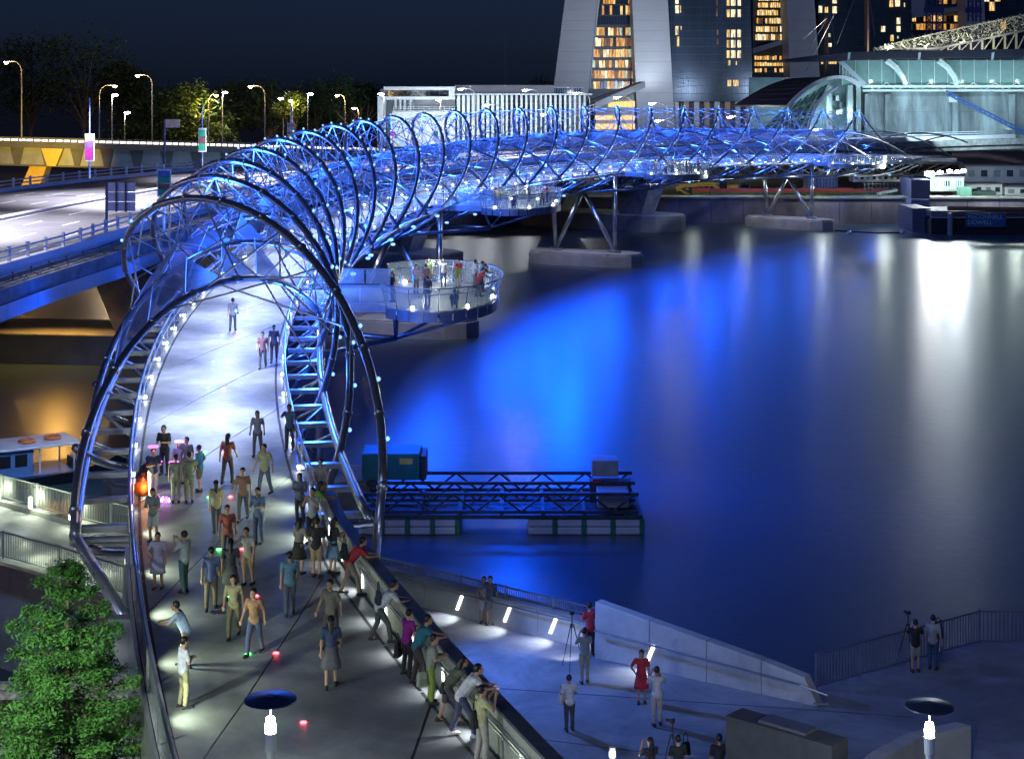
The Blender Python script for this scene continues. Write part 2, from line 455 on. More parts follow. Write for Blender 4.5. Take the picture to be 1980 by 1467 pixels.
# floor lamps along the deck edges and spots under the canopy
KERB = lamp_mat('kerb_lamp', (.85,.93,1), 18)
kl = MB().box((-.05,-.12,0),(.05,.12,.10)).mesh('kerb_lamp', KERB)
for u in frange(-18, 250, 4.2):
    for s in (-1, 1): inst('kerb_lamp', kl, HB, BR(u, s*2.88, DK+.12), (0,0,bheading(u)))
spot = MB().lathe([(.09,-.16),(.10,.10),(.05,.14)], 10).mesh('canopy_spot', STEEL, True)
for uj in inner_js[1:9]:
    for ph in (-62,-40,-22,-4,16,36):
        u = uj+math.radians(ph)/(2*math.pi)*PITCH
        inst('canopy_spot', spot, HB, inner(uj, u)+Vector((0,0,-.33)), (0,.3*math.sin(math.radians(ph)),0))
for i, u in enumerate(frange(-14, 252, 8.6)):
    warm = (.86,.98,.88) if u < -10 else (.62,.72,1.0)
    p = BR(u, 0, DK+3.7); light('deck_lamp', 'SPOT', p, 3700 if u > -10 else 330, warm, .3, p+Vector((0,0,-1)), 135, .8)  # no fixtures hang here; these spots stand in for the canopy spots
# ------------------------------------------------------------------ piers standing in the water
def stadium(L, Wd, n=8, ch=False):
    pts = []
    for sgn in (1, -1):
        for i in range(n+1):
            a = -math.pi/2+math.pi*i/n if sgn > 0 else math.pi/2+math.pi*i/n
            pts.append((sgn*(L/2-Wd/2)+Wd/2*math.cos(a), Wd/2*math.sin(a)))
    return pts
CAPM = mat('pier_concrete', (.36,.35,.34), .75, 0, .2, .6, .2, 6)
for u in (21, 86, 151, 216):
    b = BR(u); th = -BT(u)
    cx = b.to_2d()+Vector((math.cos(th), math.sin(th)))*.3
    cap = MB(); st = stadium(15.5, 5.2, 4)
    for (z0, z1, g) in ((-2.6,.25,0),(.25,.45,-.18)):
        cap.prism([(cx.x+(x*(1+g/8))*math.cos(th)-(y*(1+g/2.6))*math.sin(th), cx.y+x*(1+g/8)*math.sin(th)+y*(1+g/2.6)*math.cos(th)) for x, y in st], z0, z1)
    po = cap.build('pier_cap', CAPM, HB, bevel=.06)
    # block joints on the cap
    for s in (-4.1,):
        pass
    for s in (-4, 4):
        B = BR(u, s+.3, 0); B.z = .44
        MB().lathe([(.85,0),(.85,.3),(.7,.34)], 12, B).build('pier_footing', STEEL, po)
        for tr, tz in ((0, -5.2), (math.copysign(4.4, s), -3.15)):
            MB().tube([B+Vector((0,0,.2)), BR(u, tr, tz)], .27, 12).build('pier_leg', STEEL, po, smooth=True)
for u in (86, 151, 216):
    for s in (-1, 1):
        p = BR(u-7, s*4.4, -4.2); q = BR(u, s*3, 0); q.z = 0
        light('pier_fill', 'SPOT', p, 1500, (.86,.86,1), .3, q, 75, .8)  # fill spots added to brighten the caps and legs, no fixture here
# ------------------------------------------------------------------ viewing pods
PODF = mat('pod_floor', (.55,.56,.52), .5, 0, .12, 2)
RIM = mat('polished_rim', (.62,.63,.66), .32, .7, .15, 1.5)
PODG = glass_mat('pod_glass', (.62,.70,.66), .24)
PLAMP = lamp_mat('pod_lamp', (.95,1,.86), 22)
pl = MB().lathe([(.10,0),(.12,.12),(.05,.2)], 8).mesh('pod_lamp', PLAMP)
POD_US = (27.5, 92, 156, 219)
for pi_, pu in enumerate(POD_US):
    Pd = bpy.data.objects.new('viewing_pod', None); COL.objects.link(Pd); Pd.parent = HB; Pd.matrix_parent_inverse = INV[HB.name]
    A, B_, rc = 6.1, 3.7, 10.6
    def E(t, g=0.):
        return pu+(A+g)*math.sin(t), rc+(B_+g)*math.cos(t)
    n = 44; op = 2.35              # the rim is open toward the bridge
    poly = [E(-math.pi+2*math.pi*i/n) for i in range(n)]
    fl = MB(); vs = [BR(u, r, DK+.02) for u, r in poly]+[BR(u, r, DK-.18) for u, r in poly]
    fl.add(vs, [tuple(range(n)), tuple(range(2*n-1, n-1, -1))]+[(i, n+i, n+(i+1)%n, (i+1)%n) for i in range(n)])
    fl.build('pod_floor', PODF, Pd)
    gw = MB(); 
    gp = [(pu-3.2,3.05),(pu+3.2,3.05),(pu+3.2,8.2),(pu-3.2,8.2)]
    gw.hexa([BR(u, r, DK-.3) for u, r in gp]+[BR(u, r, DK+.012) for u, r in gp]); gw.build('gangway', PODF, Pd)
    for s in (-1, 1):
        MB().hexa([BR(pu+s*3.25,3.1,DK-.45),BR(pu+s*3.4,3.1,DK-.45),BR(pu+s*3.4,8.0,DK-.45),BR(pu+s*3.25,8.0,DK-.45),
                   BR(pu+s*3.25,3.1,DK+.1),BR(pu+s*3.4,3.1,DK+.1),BR(pu+s*3.4,8.0,DK+.1),BR(pu+s*3.25,8.0,DK+.1)]).build('gangway_fascia', RIM, Pd)
        for r0 in (3.2, 4.85, 6.5):
            p, q = BR(pu+s*3.3, r0, DK), BR(pu+s*3.3, r0+1.55, DK)
            MB().hexa([p, p+Vector((.01,.02,0)), q+Vector((.01,.02,0)), q]+[v+Vector((0,0,1.1)) for v in (p, p+Vector((.01,.02,0)), q+Vector((.01,.02,0)), q)]).build('glass_panel', PODG, Pd)
        MB().tube([BR(pu+s*3.3, r, DK+1.15) for r in (3.2,5.5,8)], .04, 8).build('handrail', STEEL, Pd)
    NP = 22
    for i in range(NP):
        t0, t1 = -op+2*op*i/NP, -op+2*op*(i+1)/NP
        def ring_pts(g0, z0, g1, z1, m=3, in_=.02):
            ts = [t0+.012+(t1-t0-.024)*q/m for q in range(m+1)]
            lo = [BR(*E(t, g0), DK+z0) for t in ts]; hi = [BR(*E(t, g1), DK+z1) for t in ts]
            lo2 = [BR(*E(t, g0-in_), DK+z0) for t in ts]; hi2 = [BR(*E(t, g1-in_), DK+z1) for t in ts]
            mb = MB(); 
            for q in range(m): mb.hexa([lo2[q], lo[q], lo[q+1], lo2[q+1], hi2[q], hi[q], hi[q+1], hi2[q+1]])
            return mb
        ring_pts(.12, -.62, .16, -.02, 3, .05).build('rim_panel', RIM, Pd)
        ring_pts(.10, .05, .42, 1.25, 3).build('glass_panel', PODG, Pd)
        MB().tube([BR(*E(t0, .05), DK), BR(*E(t0, .38), DK+1.28)], .03, 6).build('post', STEEL, Pd)
    MB().tube([BR(*E(-op+2*op*i/40, .42), DK+1.3) for i in range(41)], .04, 8).build('handrail', STEEL, Pd, smooth=True)
    MB().tube([BR(*E(-op+2*op*i/40, .2), DK+.95) for i in range(41)], .028, 6).build('handrail', STEEL, Pd, smooth=True)
    for t in (-1.9,-1.0,-.2,.6,1.4,2.1): inst('pod_lamp', pl, Pd, BR(*E(t, -.15), DK+.03))
    b0 = BR(pu+2, 1.2, -5.1); b1 = BR(pu-3, 8.5, -4.9)
    for tgt in (E(-2.2), E(-.9), E(.4), E(2.2)):
        MB().tube([b1, BR(tgt[0], min(tgt[1], 13), DK-.5)], .10, 8).build('brace', TUBEMAT, Pd, smooth=True)
    MB().tube([b0, b1], .16, 8).build('brace', TUBEMAT, Pd, smooth=True)
    MB().tube([BR(pu-10, 1.2, -5.1), b1], .16, 8).build('brace', TUBEMAT, Pd, smooth=True)
    for uu in (pu-3, pu+3):
        light('pod_light', 'POINT', BR(uu, rc, DK+2.6), 260, (.93,1,.82), .25)
# ================================================================== road bridge beside the footbridge
def re_(u): return -11.5-max(0, 45-u)*.10
def zr(u): return 10.2+.6*min(1, max(0, (u-40)/60))
def RB(u, r, z):               # r measured from the road bridge's near edge, to the left
    p = BR(u, re_(u)-r, 0); p.z = z; return p
RBR = thing('road_bridge', 'wide concrete road bridge with blue lit edge panels beside the footbridge', 'bridge', RB(20,15,0))
ASPH = mat('asphalt', (.12,.118,.125), .62, 0, .22, .5, .25, 25)
us = frange(-6, 300, 6)
def ribbon(name, m, r0, r1, z, parent, us=us, th=None):
    mb = MB(); vs = []
    for u in us:
        zz = z(u) if callable(z) else z
        vs += [RB(u, r0, zz), RB(u, r1, zz)]
    n = len(us)
    if th is None:
        return MB().add(vs, [(2*i, 2*i+1, 2*i+3, 2*i+2) for i in range(n-1)]).build(name, m, parent)
    lo = [v-Vector((0,0,th)) for v in vs]; N = 2*n
    fs = [(2*i, 2*i+1, 2*i+3, 2*i+2) for i in range(n-1)]+[(N+2*i+2, N+2*i+3, N+2*i+1, N+2*i) for i in range(n-1)]
    fs += [(2*i+2, 2*i, N+2*i, N+2*i+2) for i in range(n-1)][::-1]+[(2*i+1, 2*i+3, N+2*i+3, N+2*i+1) for i in range(n-1)]
    fs += [(0,1,N+1,N), (N-2,N-1,2*N-1,2*N-2)]
    return MB().add(vs+lo, fs).build(name, m, parent)
ribbon('deck_slab', CONC, .25, 33, lambda u: zr(u)-.02, RBR, th=1.1)
road = ribbon('carriageway', ASPH, 3.2, 31.5, lambda u: zr(u), RBR)
LINE = mat('road_paint', (.78,.78,.76), .6, 0, .12, 3)
for r in (3.7, 16.6, 18.2, 31.1): ribbon('edge_line', LINE, r, r+.14, lambda u: zr(u)+.004, RBR)
for r in (7.0, 10.3, 13.5, 21.5, 24.8, 28.0):
    for u in frange(0, 180, 9)[:-1]:
        ribbon('lane_dash', LINE, r, r+.14, lambda u: zr(u)+.004, RBR, [u, u+1.8, u+3.6])
RAILW = mat('pale_rail', (.62,.63,.66), .5, .1, .08)
ribbon('median_kerb', RAILW, 17.0, 17.9, lambda u: zr(u)+.22, RBR, th=.2)
ribbon('parapet', RAILW, 2.6, 3.1, lambda u: zr(u)+.72, RBR, th=.9)
ribbon('parapet', RAILW, 31.7, 32.2, lambda u: zr(u)+.35, RBR, th=.4)
rp = MB().box((-.09,-.12,0),(.09,.12,1.0)).mesh('rail_post', RAILW)
for r, zb in ((2.85,.70),(31.95,.33)):
    for u in frange(0, 150 if r < 9 else 210, 3.0):
        inst('rail_post', rp, RBR, RB(u, r, zr(u)+zb), (0,0,bheading(u)), (1,1,.95))
    for h in (.35, .72):
        MB().tube([RB(u, r, zr(u)+zb+h) for u in us], .07, 6).build('rail', RAILW, RBR, smooth=True)
# lower ledge: panels, planter, plants, fence
BPAN = mat('edge_panel', (.55,.57,.62), .45, .1, .06)
for u in frange(0, 250, 5.0)[:-1]:
    MB().hexa([RB(u+.03,0,8.45),RB(u+4.97,0,8.45),RB(u+4.97,.2,8.45),RB(u+.03,.2,8.45),RB(u+.03,0,9.35),RB(u+4.97,0,9.35),RB(u+4.97,.2,9.35),RB(u+.03,.2,9.35)]).build('edge_panel', BPAN, RBR)
ribbon('ledge', CONC, .2, 2.62, 9.30, RBR, th=.5)
ribbon('planter_soil', mat('soil', (.06,.045,.03), .95, 0, .3, 3), .35, 1.0, 9.42, RBR, th=.12)
FENCE = mat('fence_steel', (.20,.21,.25), .5, .5, .15)
for u in frange(0, 120, 3.0)[:-1]:
    mb = MB()
    mb.beam(RB(u+.05,1.5,9.35+1.12), RB(u+2.95,1.5,9.35+1.12), .05,.05).beam(RB(u+.05,1.5,9.35+.1), RB(u+2.95,1.5,9.35+.1), .05,.05)
    for i in range(15):
        a = u+.1+i*.2; mb.beam(RB(a,1.5,9.4), RB(a,1.5,10.45), .05,.03)
    mb.build('fence_panel', FENCE, RBR)
    MB().beam(RB(u,1.5,9.3), RB(u,1.5,10.6), .1,.1).build('fence_post', DARKSTEEL, RBR)
LEAF = mat('shrub_leaf', (.055,.10,.03), .6, 0, .4, 8)
def leaf_mesh(pts, size, mtl, flat=.5, rnd=random):
    mb = MB()
    for p in pts:
        s = size*rnd.uniform(.6,1.3); a = rnd.uniform(0,6.283); t = rnd.uniform(-1,1)*flat; b2 = rnd.uniform(-1,1)*flat
        d = Vector((math.cos(a), math.sin(a), t)).normalized()*s; w = Vector((-math.sin(a), math.cos(a), b2)).normalized()*s*.42
        p = Vector(p); mb.add([p-d, p-w*.9, p+d, p+w*.9], [(0,1,2,3)])
    return mb
for u in frange(14, 110, 2.3):
    pts = [RB(u+random.uniform(-.8,.8), .7+random.uniform(-.3,.3), 9.45+abs(random.gauss(0,.36))) for _ in range(190)]
    o = leaf_mesh(pts, .13, LEAF, 1).build('planter_shrub', LEAF, None, fix=False)
    tag(o, 'low leafy shrub growing in the planter along the road bridge edge', 'shrub', 'shrubs along the road bridge planter')
for u in (8, 70, 135, 200):   # road bridge piers
    b = RB(u, 13, 0); th = -BT(u)
    st = stadium(30, 9, 6)
    cap = MB().prism([(b.x+x*math.cos(th)-y*math.sin(th), b.y+x*math.sin(th)+y*math.cos(th)) for x, y in st], -2.6, 1.3).build('pier_cap', CAPM, RBR, bevel=.1)
    for s in (-8, 7):
        MB().hexa([Vector((b.x+x*math.cos(th)-y*math.sin(th), b.y+x*math.sin(th)+y*math.cos(th), z)) for x, y, z in
            [(s-2,-2,1.3),(s+2,-2,1.3),(s+2,2,1.3),(s-2,2,1.3),(s-5,-2.6,9.1),(s+5,-2.6,9.1),(s+5,2.6,9.1),(s-5,2.6,9.1)]]).build('pier_column', CONC, RBR)
for u in (14, 30, 48, 66): light('assumed_edge_lamp', 'SPOT', RB(u, -2.2, 8.1), 400, (.0,.075,1), .3, RB(u, 0, 9.0), 150, 1)  # assumed blue spots out from the edge, no fixtures, lighting its panels
for u in (10, 36, 62, 90, 120, 150, 185): light('road_fill', 'SPOT', RB(u, 17.5, zr(u)+11), 46000, (.86,.84,1.0), .4, RB(u, 15, 0), 120, .5)  # unseen spots added above the carriageway to brighten it
# information board seen from the back, on its post
s0 = D(231,380,128)
bd = thing('road_sign', 'grey back of a square road sign on a tall post by the parapet', 'sign', D(206,455,128))
SB = mat('sign_back', (.70,.64,.66), .5, .2, .1)
for i in range(3):
    for j in range(3):
        a, b2 = D(208+i*18+.4, 353+j*18.5+.4, 128), D(208+(i+1)*18-.4, 353+(j+1)*18.5-.4, 128)
        MB().box((a.x,128,b2.z),(b2.x,128.06,a.z)).build('panel', SB, bd)
a, b2 = D(206,352,128), D(206,458,128)
MB().tube([a, b2], .10, 8).build('post', DARKSTEEL, bd)
for x in (225, 243): p, q = D(x,352,127.9), D(x,410,127.9); MB().beam(p, q, .12, .1).build('rib', DARKSTEEL, bd)
bd2 = thing('road_sign', 'small pale road sign panel on a very tall post behind the road', 'sign', D(318,325,190))
a, b2 = D(319,231,190), D(348,247,190)
for i in range(3):
    w = (b2.x-a.x)/3; MB().box((a.x+i*w+.02,190,b2.z),(a.x+(i+1)*w-.02,190.08,a.z)).build('panel', mat('sign_back_warm', (.62,.5,.4), .5, .2, .1), bd2)
MB().tube([D(318,230,190), D(317.5,330,190)], .12, 8).build('post', DARKSTEEL, bd2)
# banner poles
def banner(x, top, y0, y1, w, base, Y, cols, label):
    t = thing('banner_pole', label, 'banner pole', D(x, base, Y), group=None)
    MB().tube([D(x, base, Y), D(x, top, Y)], [.11,.06], 8).build('pole', STEEL, t)
    a, b = D(x-w/2, y0, Y-.25), D(x+w/2, y1, Y-.25)
    n = len(cols); h = (a.z-b.z)
    MB().box((a.x, a.y, b.z), (b.x, a.y+.10, a.z)).build('banner_frame', WHITE, t)
    fr = b.x-a.x; z = a.z-h*.06; hh = h*.88
    for i, c in enumerate(cols):
        z1 = z-hh/n
        s = .12*fr*(1 if i % 2 else -1)
        MB().extrude([(a.x+fr*.06, a.y-.012, z-.01), (b.x-fr*.06, a.y-.012, z-.01+ (s*.6 if i else 0)), (b.x-fr*.06, a.y-.012, z1), (a.x+fr*.06, a.y-.012, z1)], (0,.008,0)).build('banner_print', c, t)
        z = z1
    return t
MAG = mat('print_magenta', (.42,.03,.30), .5, 0, .2, 3); WHP = mat('print_white', (.7,.68,.72), .5, 0, .15, 3); GRN = mat('print_green', (.03,.34,.20), .5, 0, .2, 3)
PUR = mat('print_purple', (.22,.10,.38), .5, 0, .3, 3); DKP = mat('print_portrait', (.16,.09,.08), .5, 0, .6, 6); SND = mat('print_sand', (.55,.42,.30), .5, 0, .3, 4); BLK = mat('print_blue', (.06,.16,.42), .5, 0, .4, 4)
banner(173, 190, 259, 312, 18, 345, 172, [WHP, PUR, MAG, MAG], 'tall pole with white framed magenta and white banner')
banner(391, 195, 248, 294, 15, 335, 205, [GRN, DKP, GRN], 'tall pole with green portrait banner behind the carriageway')
banner(317, 318, 327, 381, 26, 448, 126, [BLK, GRN, DKP, GRN], 'pole with big green and blue portrait banner beside the steel arches')
banner(562, 188, 238, 262, 14, 300, 250, [SND, WHP, SND], 'tall pole with sand coloured banner behind the steel arches')
for k, (x, y, col) in enumerate(((760,262,MAG),(842,262,GRN),(1080,250,SND),(590,285,DKP),(1150,262,MAG))):
    banner(x, y-22, y-10, y+12, 10, 300, 255 if k > 1 else 235, [col, WHP], ['short pole with magenta and white banner behind the arches','short pole with green and white banner behind the arches','short pole with sand and white banner behind the arches','short pole with dark portrait banner behind the arches','short pole with magenta banner at the far arches'][k])
# ================================================================== elevated expressway
FY = lambda x: 300-10*x/760
FO = thing('flyover', 'elevated expressway with lit slot parapet and stiffened steel girder', 'flyover', D(60,330,300))
def fly(x, dz=0, dy=0): 
    z = 12.5-1.35*max(0,x)/760
    return Vector(((x-990)*FY(x)/F, FY(x)+dy, z+dz))
GIRD = mat('girder_paint', (.33,.37,.40), .55, .1, .2, .6)
DKC = mat('flyover_concrete', (.13,.135,.15), .8, 0, .2, .5)
xs = [-120+40*i for i in range(24)]
def fband(name, m, z0, z1, y0, y1, parent=FO):
    mb = MB(); 
    for i in range(len(xs)-1):
        a, b = xs[i], xs[i+1]
        mb.hexa([fly(a,z0,y0),fly(b,z0,y0),fly(b,z0,y1),fly(a,z0,y1),fly(a,z1,y0),fly(b,z1,y0),fly(b,z1,y1),fly(a,z1,y1)])
    return mb.build(name, m, parent)
fband('deck', DKC, -1.75, -.95, 0, 24)
fband('parapet_top', DKC, -.28, 0, 0, .4); fband('parapet_base', DKC, -.95, -.72, 0, .4)
STRIP = lamp_mat('slot_light', (1,.93,.80), 2.6)
x = -100
while x < 740:
    w = 15-6*max(0,x)/740
    a, b = fly(x+1.6,-.68,.12), fly(x+w-1.6,-.32,.12)
    MB().box((a.x,a.y,a.z),(b.x,a.y+.1,b.z)).build('light_slot', STRIP, FO)
    x += w
fband('girder', GIRD, -4.7, -1.75, 1.2, 1.8); fband('girder_flange', DKC, -4.95, -4.7, .6, 3)
for x in [30+58*i for i in range(-2, 13)]:
    MB().extrude([fly(x-13,-1.75,.95), fly(x+13,-1.75,.95), fly(x+5,-4.7,.95), fly(x-5,-4.7,.95)], (0,.3,0)).build('stiffener', DKC, FO)
PIERY = mat('pier_sodium_tint', (.72,.50,.12), .6, 0, .1)  # yellow of the sodium light is put into the base colour
for x in (68, 330, 560):
    a = fly(x); 
    MB().extrude([fly(x-16,-4.9,2), fly(x+16,-4.9,2), (fly(x).x-.3, a.y+2, 2.5), (fly(x).x-3.6, a.y+2, 2.5)], (0,4,0)).build('pier', PIERY, FO)
MB().extrude([fly(80,-1.8,-.2), fly(122,-1.8,-.2), fly(108,-4.8,-.2), fly(92,-4.8,-.2)], (0,1,0)).build('pier_bracket', PIERY, FO)
SOD = (1,.60,.12)
light('assumed_flyover_lamp', 'SPOT', Vector((-76,282,8.5)), 20000, (1,.62,.08), .3, Vector((-84,300,8.2)), 110, .8)  # assumed sodium spot in front of the flyover, no fixture
light('assumed_flyover_lamp', 'SPOT', Vector((-52,275,9)), 3000, (.55,.8,1), .3, Vector((-56,300,9)), 120, .8)  # assumed cool spot on the girder, likewise without fixture
for u_, r_ in ((44,16),(66,12)): light('underbridge_fill', 'SPOT', RB(u_, r_, 8.3), 4200, (1,.52,.10), .5, RB(u_-5, r_, WZ), 125, .8)  # warm spots added under the slab to turn the water orange
# ================================================================== street lamps
HEAD_S = lamp_mat('sodium_head', (1,.62,.22), 70); HEAD_W = lamp_mat('white_head', (.95,.98,1), 90)
def street_lamp(x, y, base, Y, side, warm, e, label, group=None, arm=2.6, shade=True, big=1.):
    b, t = D(x, base, Y), D(x, y, Y)
    o = thing('street_lamp', label, 'street lamp', b, group=group)
    px = t.x-side*arm
    mb = MB(); pth = [Vector((px, Y, b.z)), Vector((px, Y, t.z-1.6))]
    for i in range(1, 7):
        a = math.pi/2*i/6; pth.append(Vector((px+side*arm*(1-math.cos(a))*.55, Y, t.z-1.6+1.7*math.sin(a))))
    pth.append(Vector((t.x-side*.2, Y, t.z+.05)))
    mb.tube(pth, [.13]+[.075]*(len(pth)-1), 8).build('pole', GREYP, o, smooth=True)
    MB().lathe([(.10,.22),(.26,.12),(.30,0)], 10, (t.x, Y, t.z)).build('hood', GREYP, o)
    MB().lathe([(.26,-.0),(.40*big,-.10),(.16,-.34)], 10, (t.x, Y, t.z)).build('lamp_glass', HEAD_S if warm else HEAD_W, o)
    if e: light('street_light', 'POINT', (t.x, Y-.2, t.z-.5), e, (1,.58,.16) if warm else (.88,.94,1), .3)
GL = 'street lamps by the expressway'
street_lamp(12,120,270,298,-1,True,2500,'sodium street lamp with long curved arm at the end of the flyover',None)
street_lamp(222,166,272,296,1,True,2500,'sodium street lamp beside two white floodlights on the flyover',None)
street_lamp(266,146,275,312,-1,True,2500,'tall sodium street lamp in front of dark trees',None)
street_lamp(484,167,278,312,-1,True,2500,'sodium street lamp in front of the wooded slope',None)
street_lamp(652,184,280,330,-1,True,2000,'sodium street lamp above bare branches',None, arm=1.5)
street_lamp(418,184,280,345,1,True,4500,'sodium street lamp buried in a bright yellow tree crown',None, arm=1.5)
street_lamp(562,194,280,345,-1,True,4000,'sodium street lamp behind a sand coloured banner',None, arm=.4)
street_lamp(684,209,280,345,-1,True,1500,'low sodium street lamp amid bare branches',None, arm=1)
for x, y, base, Y, side, l in ((222,183,272,310,1,'white floodlight mast just under a sodium lamp'),(246,217,272,330,1,'low white floodlight by the dark trees'),(435,178,275,352,1,'white floodlight mast above the yellow lit tree'),
    (543,190,280,355,-1,'small white floodlight mast beside a banner'),(600,181,280,340,1,'bright white floodlight mast on a thin dark pole'),
    (737,181,300,330,-1,'white floodlight at the corner of the pale pavilion'),(848,193,280,380,-1,'white floodlight in front of the pavilion balcony'),(890,172,300,372,-1,'white floodlight on angled arm over the louvred hall'),
    (1015,174,300,372,-1,'white floodlight on angled arm in front of the louvred hall'),(1112,180,300,380,-1,'small white floodlight at the end of the louvred hall'),(941,203,300,365,-1,'white floodlight low in front of the louvres'),
    (1051,221,300,355,-1,'white floodlight among the arches before the louvred hall'),(1192,188,300,350,-1,'white floodlight before the sloping canopy wall'),(1260,200,300,345,-1,'white floodlight on angled arm before the tower leg'),
    (1272,233,310,340,-1,'low white floodlight before the tower leg'),(1411,226,310,340,-1,'white floodlight among the far arches'),(1576,250,310,335,-1,'white floodlight behind the last arches')):
    street_lamp(x, y, base, Y, side, False, 1600 if Y > 300 else 1000, l, None, arm=3.2 if x > 870 else .5, big=1.5)
# ================================================================== trees on the far bank
BARK = mat('bark', (.10,.075,.05), .9, 0, .3, 4, .4)
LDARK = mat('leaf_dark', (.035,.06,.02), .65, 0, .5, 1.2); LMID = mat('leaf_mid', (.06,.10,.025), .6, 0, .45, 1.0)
def tree(name, label, base, h, rx, rz, n, lm, leaf=.5, group=None, seed=0, trunk_h=.45, clumps=26, cat='tree'):
    rnd = random.Random(seed); base = Vector(base)
    t = thing(name, label, cat, base, group=group)
    top = base+Vector((rnd.uniform(-.4,.4), 0, h*trunk_h))
    mb = MB().tube([base, base+(top-base)*.5+Vector((rnd.uniform(-.2,.2),0,0)), top, base+Vector((0,0,h*.8))], [h*.022, h*.017, h*.013, h*.004], 8)
    cc = base+Vector((0,0,h-rz)); cl = []
    for i in range(clumps):
        a = rnd.uniform(0,6.283); e = math.asin(rnd.uniform(-.75,1)); r = rnd.uniform(.55,1.0)
        c = cc+Vector((math.cos(a)*math.cos(e)*rx*r, math.sin(a)*math.cos(e)*rx*r, math.sin(e)*rz*r)); cl.append(c)
        if i % 2 == 0: mb.tube([top-(top-base)*rnd.uniform(0,.35), (top+c)/2+Vector((0,0,-.3)), c], [h*.009, h*.006, h*.002], 5, False)
    mb.build('trunk', BARK, t, smooth=True, fix=False)
    pts = []
    for i in range(n):
        c = cl[rnd.randrange(clumps)]; s = min(rx, rz)*.26
        pts.append(c+Vector((rnd.gauss(0,s), rnd.gauss(0,s), rnd.gauss(0,s*.62))))
    leaf_mesh(pts, leaf, lm, .9, rnd).build('crown', lm, t, fix=False)
    return t
GT = 'dark trees beyond the expressway'
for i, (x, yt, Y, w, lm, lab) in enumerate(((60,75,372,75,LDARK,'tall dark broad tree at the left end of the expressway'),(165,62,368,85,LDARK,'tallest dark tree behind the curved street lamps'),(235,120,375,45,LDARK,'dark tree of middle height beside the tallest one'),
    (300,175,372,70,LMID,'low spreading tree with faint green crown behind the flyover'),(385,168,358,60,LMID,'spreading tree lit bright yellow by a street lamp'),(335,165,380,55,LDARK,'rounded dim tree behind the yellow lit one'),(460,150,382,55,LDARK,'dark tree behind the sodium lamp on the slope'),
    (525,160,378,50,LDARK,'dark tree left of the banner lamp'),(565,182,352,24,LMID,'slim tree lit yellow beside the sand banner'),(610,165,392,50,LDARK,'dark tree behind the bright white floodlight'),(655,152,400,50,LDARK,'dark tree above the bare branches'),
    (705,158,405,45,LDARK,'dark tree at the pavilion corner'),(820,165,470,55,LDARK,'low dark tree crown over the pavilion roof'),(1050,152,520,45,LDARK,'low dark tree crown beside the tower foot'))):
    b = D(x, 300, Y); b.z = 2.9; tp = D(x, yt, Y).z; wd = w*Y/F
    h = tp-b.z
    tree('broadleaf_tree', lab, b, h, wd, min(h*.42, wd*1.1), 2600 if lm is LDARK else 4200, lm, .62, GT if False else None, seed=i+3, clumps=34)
light('street_light', 'POINT', D(398,196,352), 2600, (1,.72,.12), .4)
light('street_light', 'POINT', D(572,196,349), 900, (1,.72,.12), .4)
for x, y, lab in ((676,236,'bare branching tree lit orange by the street lamp'),(704,232,'small bare tree beside the orange lit one')):
    b = D(x, 282, 322); b.z = 2.9
    t = thing('bare_tree', lab, 'tree', b); rnd = random.Random(x); mb = MB(); sp = D(x, y+8, 322)
    mb.tube([b, sp], [.2,.12], 7)
    for i in range(9):
        e = sp+Vector((rnd.uniform(-2.4,2.4), rnd.uniform(-1,1), rnd.uniform(.6,3.2))); mid = (sp+e)/2+Vector((rnd.uniform(-.3,.3),0,-.2))
        mb.tube([sp, mid, e], [.09,.06,.03], 5, False)
        for j in range(3): mb.tube([e, e+Vector((rnd.uniform(-.7,.7), 0, rnd.uniform(.1,.9)))], [.03,.012], 4, False)
    mb.build('branches', mat('pale_bark', (.35,.25,.15), .8, 0, .2), t, fix=False)
# ================================================================== lower promenade, terrace and near bank
PAVE = mat('terrace_paving', (.30,.31,.33), .7, 0, .16, .9, .35, 40, stain=.35)
PAVW = mat('walk_paving', (.34,.35,.33), .7, 0, .15, 1.0, .3, 40)
TZ = 3.0
outer_edge = [(-60,112),(-40,95.5),(-30,86),(-23,79.6),(-18.8,76),(-11.2,70),(-3.6,64.1),(2.4,59.1),(9.3,53.9),(9.6,55.4),(15.8,59.7),(17.5,59.5),(40,58.6)]
near_edge = [(-60,100.5),(-38,83.5),(-27,75.2),(-20.2,69.6),(-17.4,67.4),(-14.3,64.6),(-11.5,62.0),(-8.2,58)]
poly = outer_edge+[(40,22),(-2,22),(-3,44),(-8.2,58)]+near_edge[::-1][1:]
PROM = struct(MB().prism(poly, -2.5, TZ).build('promenade', PAVE), 'grey waterside promenade passing under the footbridge')
